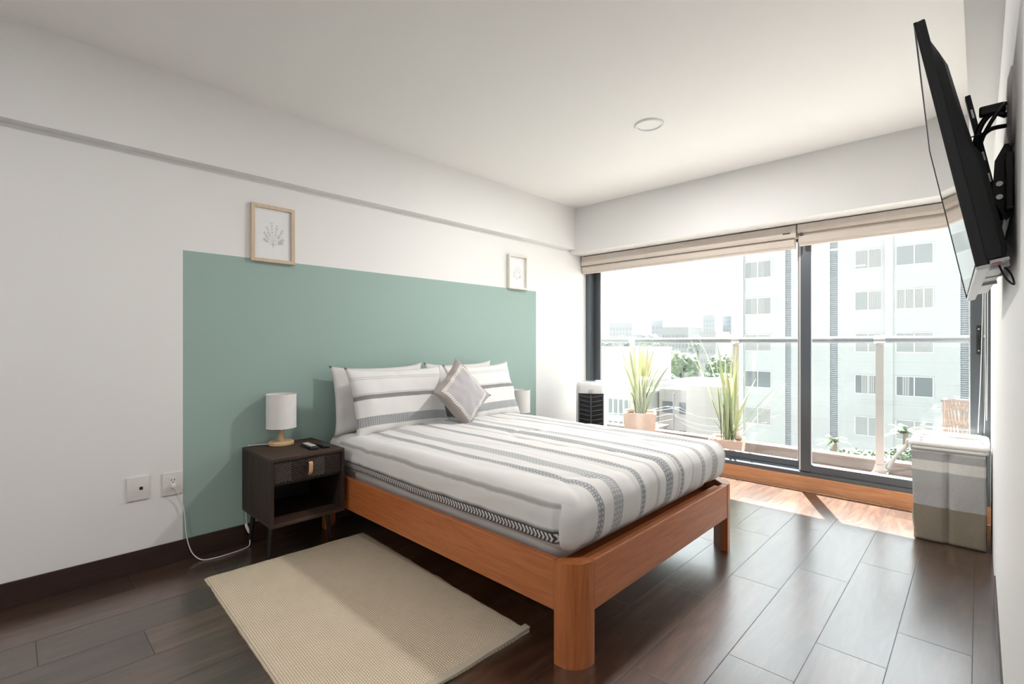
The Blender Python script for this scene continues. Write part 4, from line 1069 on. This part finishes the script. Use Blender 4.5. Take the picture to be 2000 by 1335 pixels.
# ---------------------------------------------------------------- hamper
hx0, hx1, hy0, hy1, HH = -.305, .034, 3.885, 4.40, .585
t = thing('laundry_hamper', 'banded grey and beige fabric laundry hamper with white rope handles by the window', 'laundry hamper', ((hx0 + hx1) / 2, (hy0 + hy1) / 2, 0))
cx_, cy_ = (hx0 + hx1) / 2, (hy0 + hy1) / 2; a, b = (hx1 - hx0) / 2, (hy1 - hy0) / 2
bm = B(); prev = None; nz = 40
def outline(z):
    f = z / HH; bulge = .012 * math.sin(f * math.pi) ; pts = []
    n = 22
    for s_, (p0, p1) in enumerate((((-a, -b), (a, -b)), ((a, -b), (a, b)), ((a, b), (-a, b)), ((-a, b), (-a, -b)))):
        for k in range(n):
            q = k / n; x = p0[0] + (p1[0] - p0[0]) * q; y = p0[1] + (p1[1] - p0[1]) * q
            nx_, ny_ = ((0, -1), (1, 0), (0, 1), (-1, 0))[s_]
            w_ = bulge * math.sin(q * math.pi) + .006 * noise.noise(Vector((x * 8 + s_, y * 8, z * 7)))
            if s_ == 0: w_ -= .030 * max(0, 1 - abs(q - .5) * 2 * 9) * (.35 + .65 * math.sin(f * math.pi * .9 + .25))
            if s_ == 3: w_ += .010 * math.sin(f * 9) - .010 * f
            if s_ == 1: w_ = min(0, w_ - .004)
            x += nx_ * w_; y += ny_ * w_
            if s_ == 3 or (s_ == 0 and k == 0): x += .018 * (1 - f) * (1 if s_ == 3 else 1)
            pts.append((x, y, z))
    return pts
for k in range(nz + 1):
    vs = [bm.verts.new(p) for p in outline(.004 + (HH - .012) * k / nz)]
    if prev:
        for q in range(len(vs)): bm.faces.new((prev[q], prev[(q + 1) % len(vs)], vs[(q + 1) % len(vs)], vs[q]))
    else: bm.faces.new(vs[::-1])
    prev = vs
ins = [bm.verts.new((v.co.x * .95, v.co.y * .96, v.co.z)) for v in prev]; lowr = [bm.verts.new((v.co.x * .93, v.co.y * .95, .40)) for v in prev]
for A_, B_ in ((prev, ins), (ins, lowr)):
    for q in range(len(A_)): bm.faces.new((A_[q], A_[(q + 1) % len(A_)], B_[(q + 1) % len(A_)], B_[q]))
bm.faces.new(lowr); obj('fabric_body', bm, M['hamper'], t, 180)
bm = B()
rim = []
for (x, y, a0) in ((a - .03, b - .03, 0), (-a + .03, b - .03, 90), (-a + .03, -b + .03, 180), (a - .03, -b + .03, 270)):
    for k in range(6): rim.append(Vector((x + .03 * math.cos(R(a0 + 18 * k)), y + .03 * math.sin(R(a0 + 18 * k)), HH)))
tube(bm, rim, .014, 10, closed=True)
tube(bm, [p + Vector((0, 0, -.022)) for p in rim], .0115, 10, closed=True); obj('rim', bm, M['hamper_white'], t, 180)
bm = B()
tube(bm, smoothpts([(-a - .012, -b + .06, HH - .01), (-a - .03, -b + .05, HH - .04), (-a - .075, -b - .0, HH - .10), (-a - .105, -b - .04, HH - .175)], 6), .012, 8)
tube(bm, smoothpts([(-a - .012, -b + .08, HH - .01), (-a - .05, -b + .06, HH - .06), (-a - .095, -b + .03, HH - .13), (-a - .130, -b - .0, HH - .165)], 6), .010, 8)
tube(bm, smoothpts([(-a - .130, -b - .0, HH - .165), (-a - .128, -b - .02, HH - .19), (-a - .105, -b - .04, HH - .19)], 6), .010, 8)
box(bm, -a - .03, -a, -b + .04, -b + .10, HH - .03, HH + .012, .008); obj('rope_handle', bm, M['hamper_white'], t, 60)
# ---------------------------------------------------------------- television on its wall bracket
A0 = Vector((-.103, 1.39, 1.908)); B0 = Vector((-.003, 1.39, 1.358)); C0 = Vector((-.130, 2.34, 1.905))
tv = thing('television', 'black flat television tilted down from the right wall', 'television', B0)
ax = (C0 - A0).normalized(); dn = (B0 - A0); TH = dn.length; TW = (C0 - A0).length; dn.normalize()
nr = dn.cross(ax).normalized()
if nr.x < 0: nr = -nr
MT = Matrix.Translation(A0 - B0) @ Matrix((ax, dn, nr)).transposed().to_4x4()    # local: x along width, y down, z towards the wall
def tvobj(name, bm, mat, parent=None, smooth=None):
    for v in bm.verts: v.co = MT @ v.co
    return obj(name, bm, mat, parent or tv, smooth)
bm = B(); box(bm, .004, TW - .004, .004, TH - .010, -.0005, .003); tvobj('screen', bm, M['tvscreen'])
bm = B(); box(bm, 0, TW, 0, TH, .002, .018, .003)
for (x0, x1, y0, y1, z0, z1) in ((.0, TW, .0, .005, -.002, .004), (0, .005, 0, TH, -.002, .004), (TW - .005, TW, 0, TH, -.002, .004)): box(bm, x0, x1, y0, y1, z0, z1)
tvobj('bezel', bm, M['tvbody'])
bm = B()
prof = [(.05, .017), (.075, .028), (.11, .036), (.24, .040), (.30, .043), (.325, .052), (TH - .03, .052), (TH - .012, .048), (TH - .008, .017)]
def slice_(x, s): return [bm.verts.new((x, y, .017 + (z - .017) * s)) for y, z in prof]
rows = [slice_(x, s) for x, s in ((.004, 0.02), (.012, .7), (.03, 1), (TW - .03, 1), (TW - .012, .7), (TW - .004, .02))]
for p, q in zip(rows, rows[1:]):
    for k in range(len(prof) - 1): bm.faces.new((p[k], p[k + 1], q[k + 1], q[k]))
    bm.faces.new((p[-1], p[0], q[0], q[-1]))
bm.faces.new(rows[0]); bm.faces.new(rows[-1][::-1]); tvobj('back_cover', bm, M['tvbody'], None, 35)
bm = B(); box(bm, 0, TW, TH - .001, TH + .007, -.002, .020, .002); rim_ = tvobj('silver_lower_rim', bm, M['tvsilver'])
bm = B(); box(bm, .01, TW * .9, TH - .009, TH - .003, .020, .050, .001)
for k in range(3): box(bm, .06 + k * .2, .072 + k * .2, TH - .006, TH + .004, .018, .052)
box(bm, .10, .25, TH - .006, TH + .002, .022, .045); tvobj('lower_grille', bm, M['tvsilver'], rim_)
bm = B(); box(bm, .02, .035, TH - .0035, TH - .0015, .024, .038); tvobj('sticker', bm, M['red'], rim_)
bm = B(); tube(bm, smoothpts([Vector((.10, TH, .045)), Vector((.09, TH + .02, .052)), Vector((.06, TH + .045, .05)), Vector((.05, TH + .03, .04)), Vector((.06, TH, .036))], 6), .002, 6); tvobj('cable_loop', bm, M['black'], None, 60)
mt = thing('wall_bracket', 'black steel bracket holding the television on the right wall', 'wall bracket', (XR, 1.80, 1.60))
def mobj(name, bm, mat, parent=None, smooth=None):
    for v in bm.verts: v.co -= Vector((XR, 1.80, 1.60))
    return obj(name, bm, mat, parent or mt, smooth)
for yy in (.26, .66):
    bm = B(); box(bm, yy - .012, yy + .012, .112, .435, .066, .069, .001); box(bm, yy - .013, yy - .010, .112, .435, .066, .076, .001)
    for v in bm.verts: v.co = MT @ v.co + B0
    mobj('hook_arm', bm, M['blackm'])
    bm = B()
    for k in range(5): box(bm, yy - .0135, yy - .0125, .15 + .055 * k, .172 + .055 * k, .069, .073)
    for v in bm.verts: v.co = MT @ v.co + B0
    mobj('arm_slot', bm, M['steel'])
bm = B(); box(bm, XR - .014, XR - .001, 1.52, 2.12, 1.50, 1.62, .002); wp = mobj('wall_plate', bm, M['blackm'])
for y in (1.58, 2.0):
    bm = B(); prism(bm, [(XR - .001, 1.49), (XR - .012, 1.48), (XR - .034, 1.54), (XR - .030, 1.62), (XR - .014, 1.655), (XR - .001, 1.655)], 'y', y, y + .004)
    mobj('tilt_cheek', bm, M['blackm'])
bm = B()
for z in (1.535, 1.565): tube(bm, [(XR - .022, 1.574, z), (XR - .022, 1.580, z)], .006, 12)
mobj('bolt', bm, M['steel'], None, 60)
# cable outlet and cables
t = thing('wall_cable_outlet', 'round grey cable outlet on the right wall above the bracket', 'cable outlet', (XR, 1.53, 1.72))
bm = B()
pr = [(.0, .0), (.085, .0), (.083, .006), (.060, .011), (.0, .012)]; n = 32
rings = [[bm.verts.new((-z, r_ * math.cos(2 * math.pi * k / n), r_ * math.sin(2 * math.pi * k / n))) for k in range(n)] for r_, z in pr[1:4]]
for A_, B_ in zip(rings, rings[1:]):
    for k in range(n): bm.faces.new((A_[k], A_[(k + 1) % n], B_[(k + 1) % n], B_[k]))
bm.faces.new(rings[0][::-1]); bm.faces.new(rings[-1]); obj('cover_disc', bm, simple('grey_cover', (.42, .39, .37), .4), t, 40)
bm = B()
tube(bm, smoothpts([(-.012, .02, -.01), (-.035, .03, .005), (-.055, .04, -.02), (-.062, .05, -.07), (-.05, .06, -.12), (-.06, .10, -.16)], 8), .006, 8)
tube(bm, smoothpts([(-.012, .03, -.03), (-.04, .02, -.035), (-.058, .03, -.06), (-.056, .05, -.11), (-.045, .08, -.15)], 8), .005, 8)
tube(bm, smoothpts([(-.012, .0, .012), (-.030, .0, -.012), (-.050, .02, -.05), (-.058, .04, -.085)], 8), .004, 8)
box(bm, -.056, -.012, .015, .035, .0, .022, .004); obj('cable', bm, M['black'], t, 60)
bm = B(); tube(bm, smoothpts([(-.05, .03, -.035), (-.085, .05, -.042), (-.125, .2, -.045)], 6), .0015, 6); obj('thin_wire', bm, M['black'], t, 60)
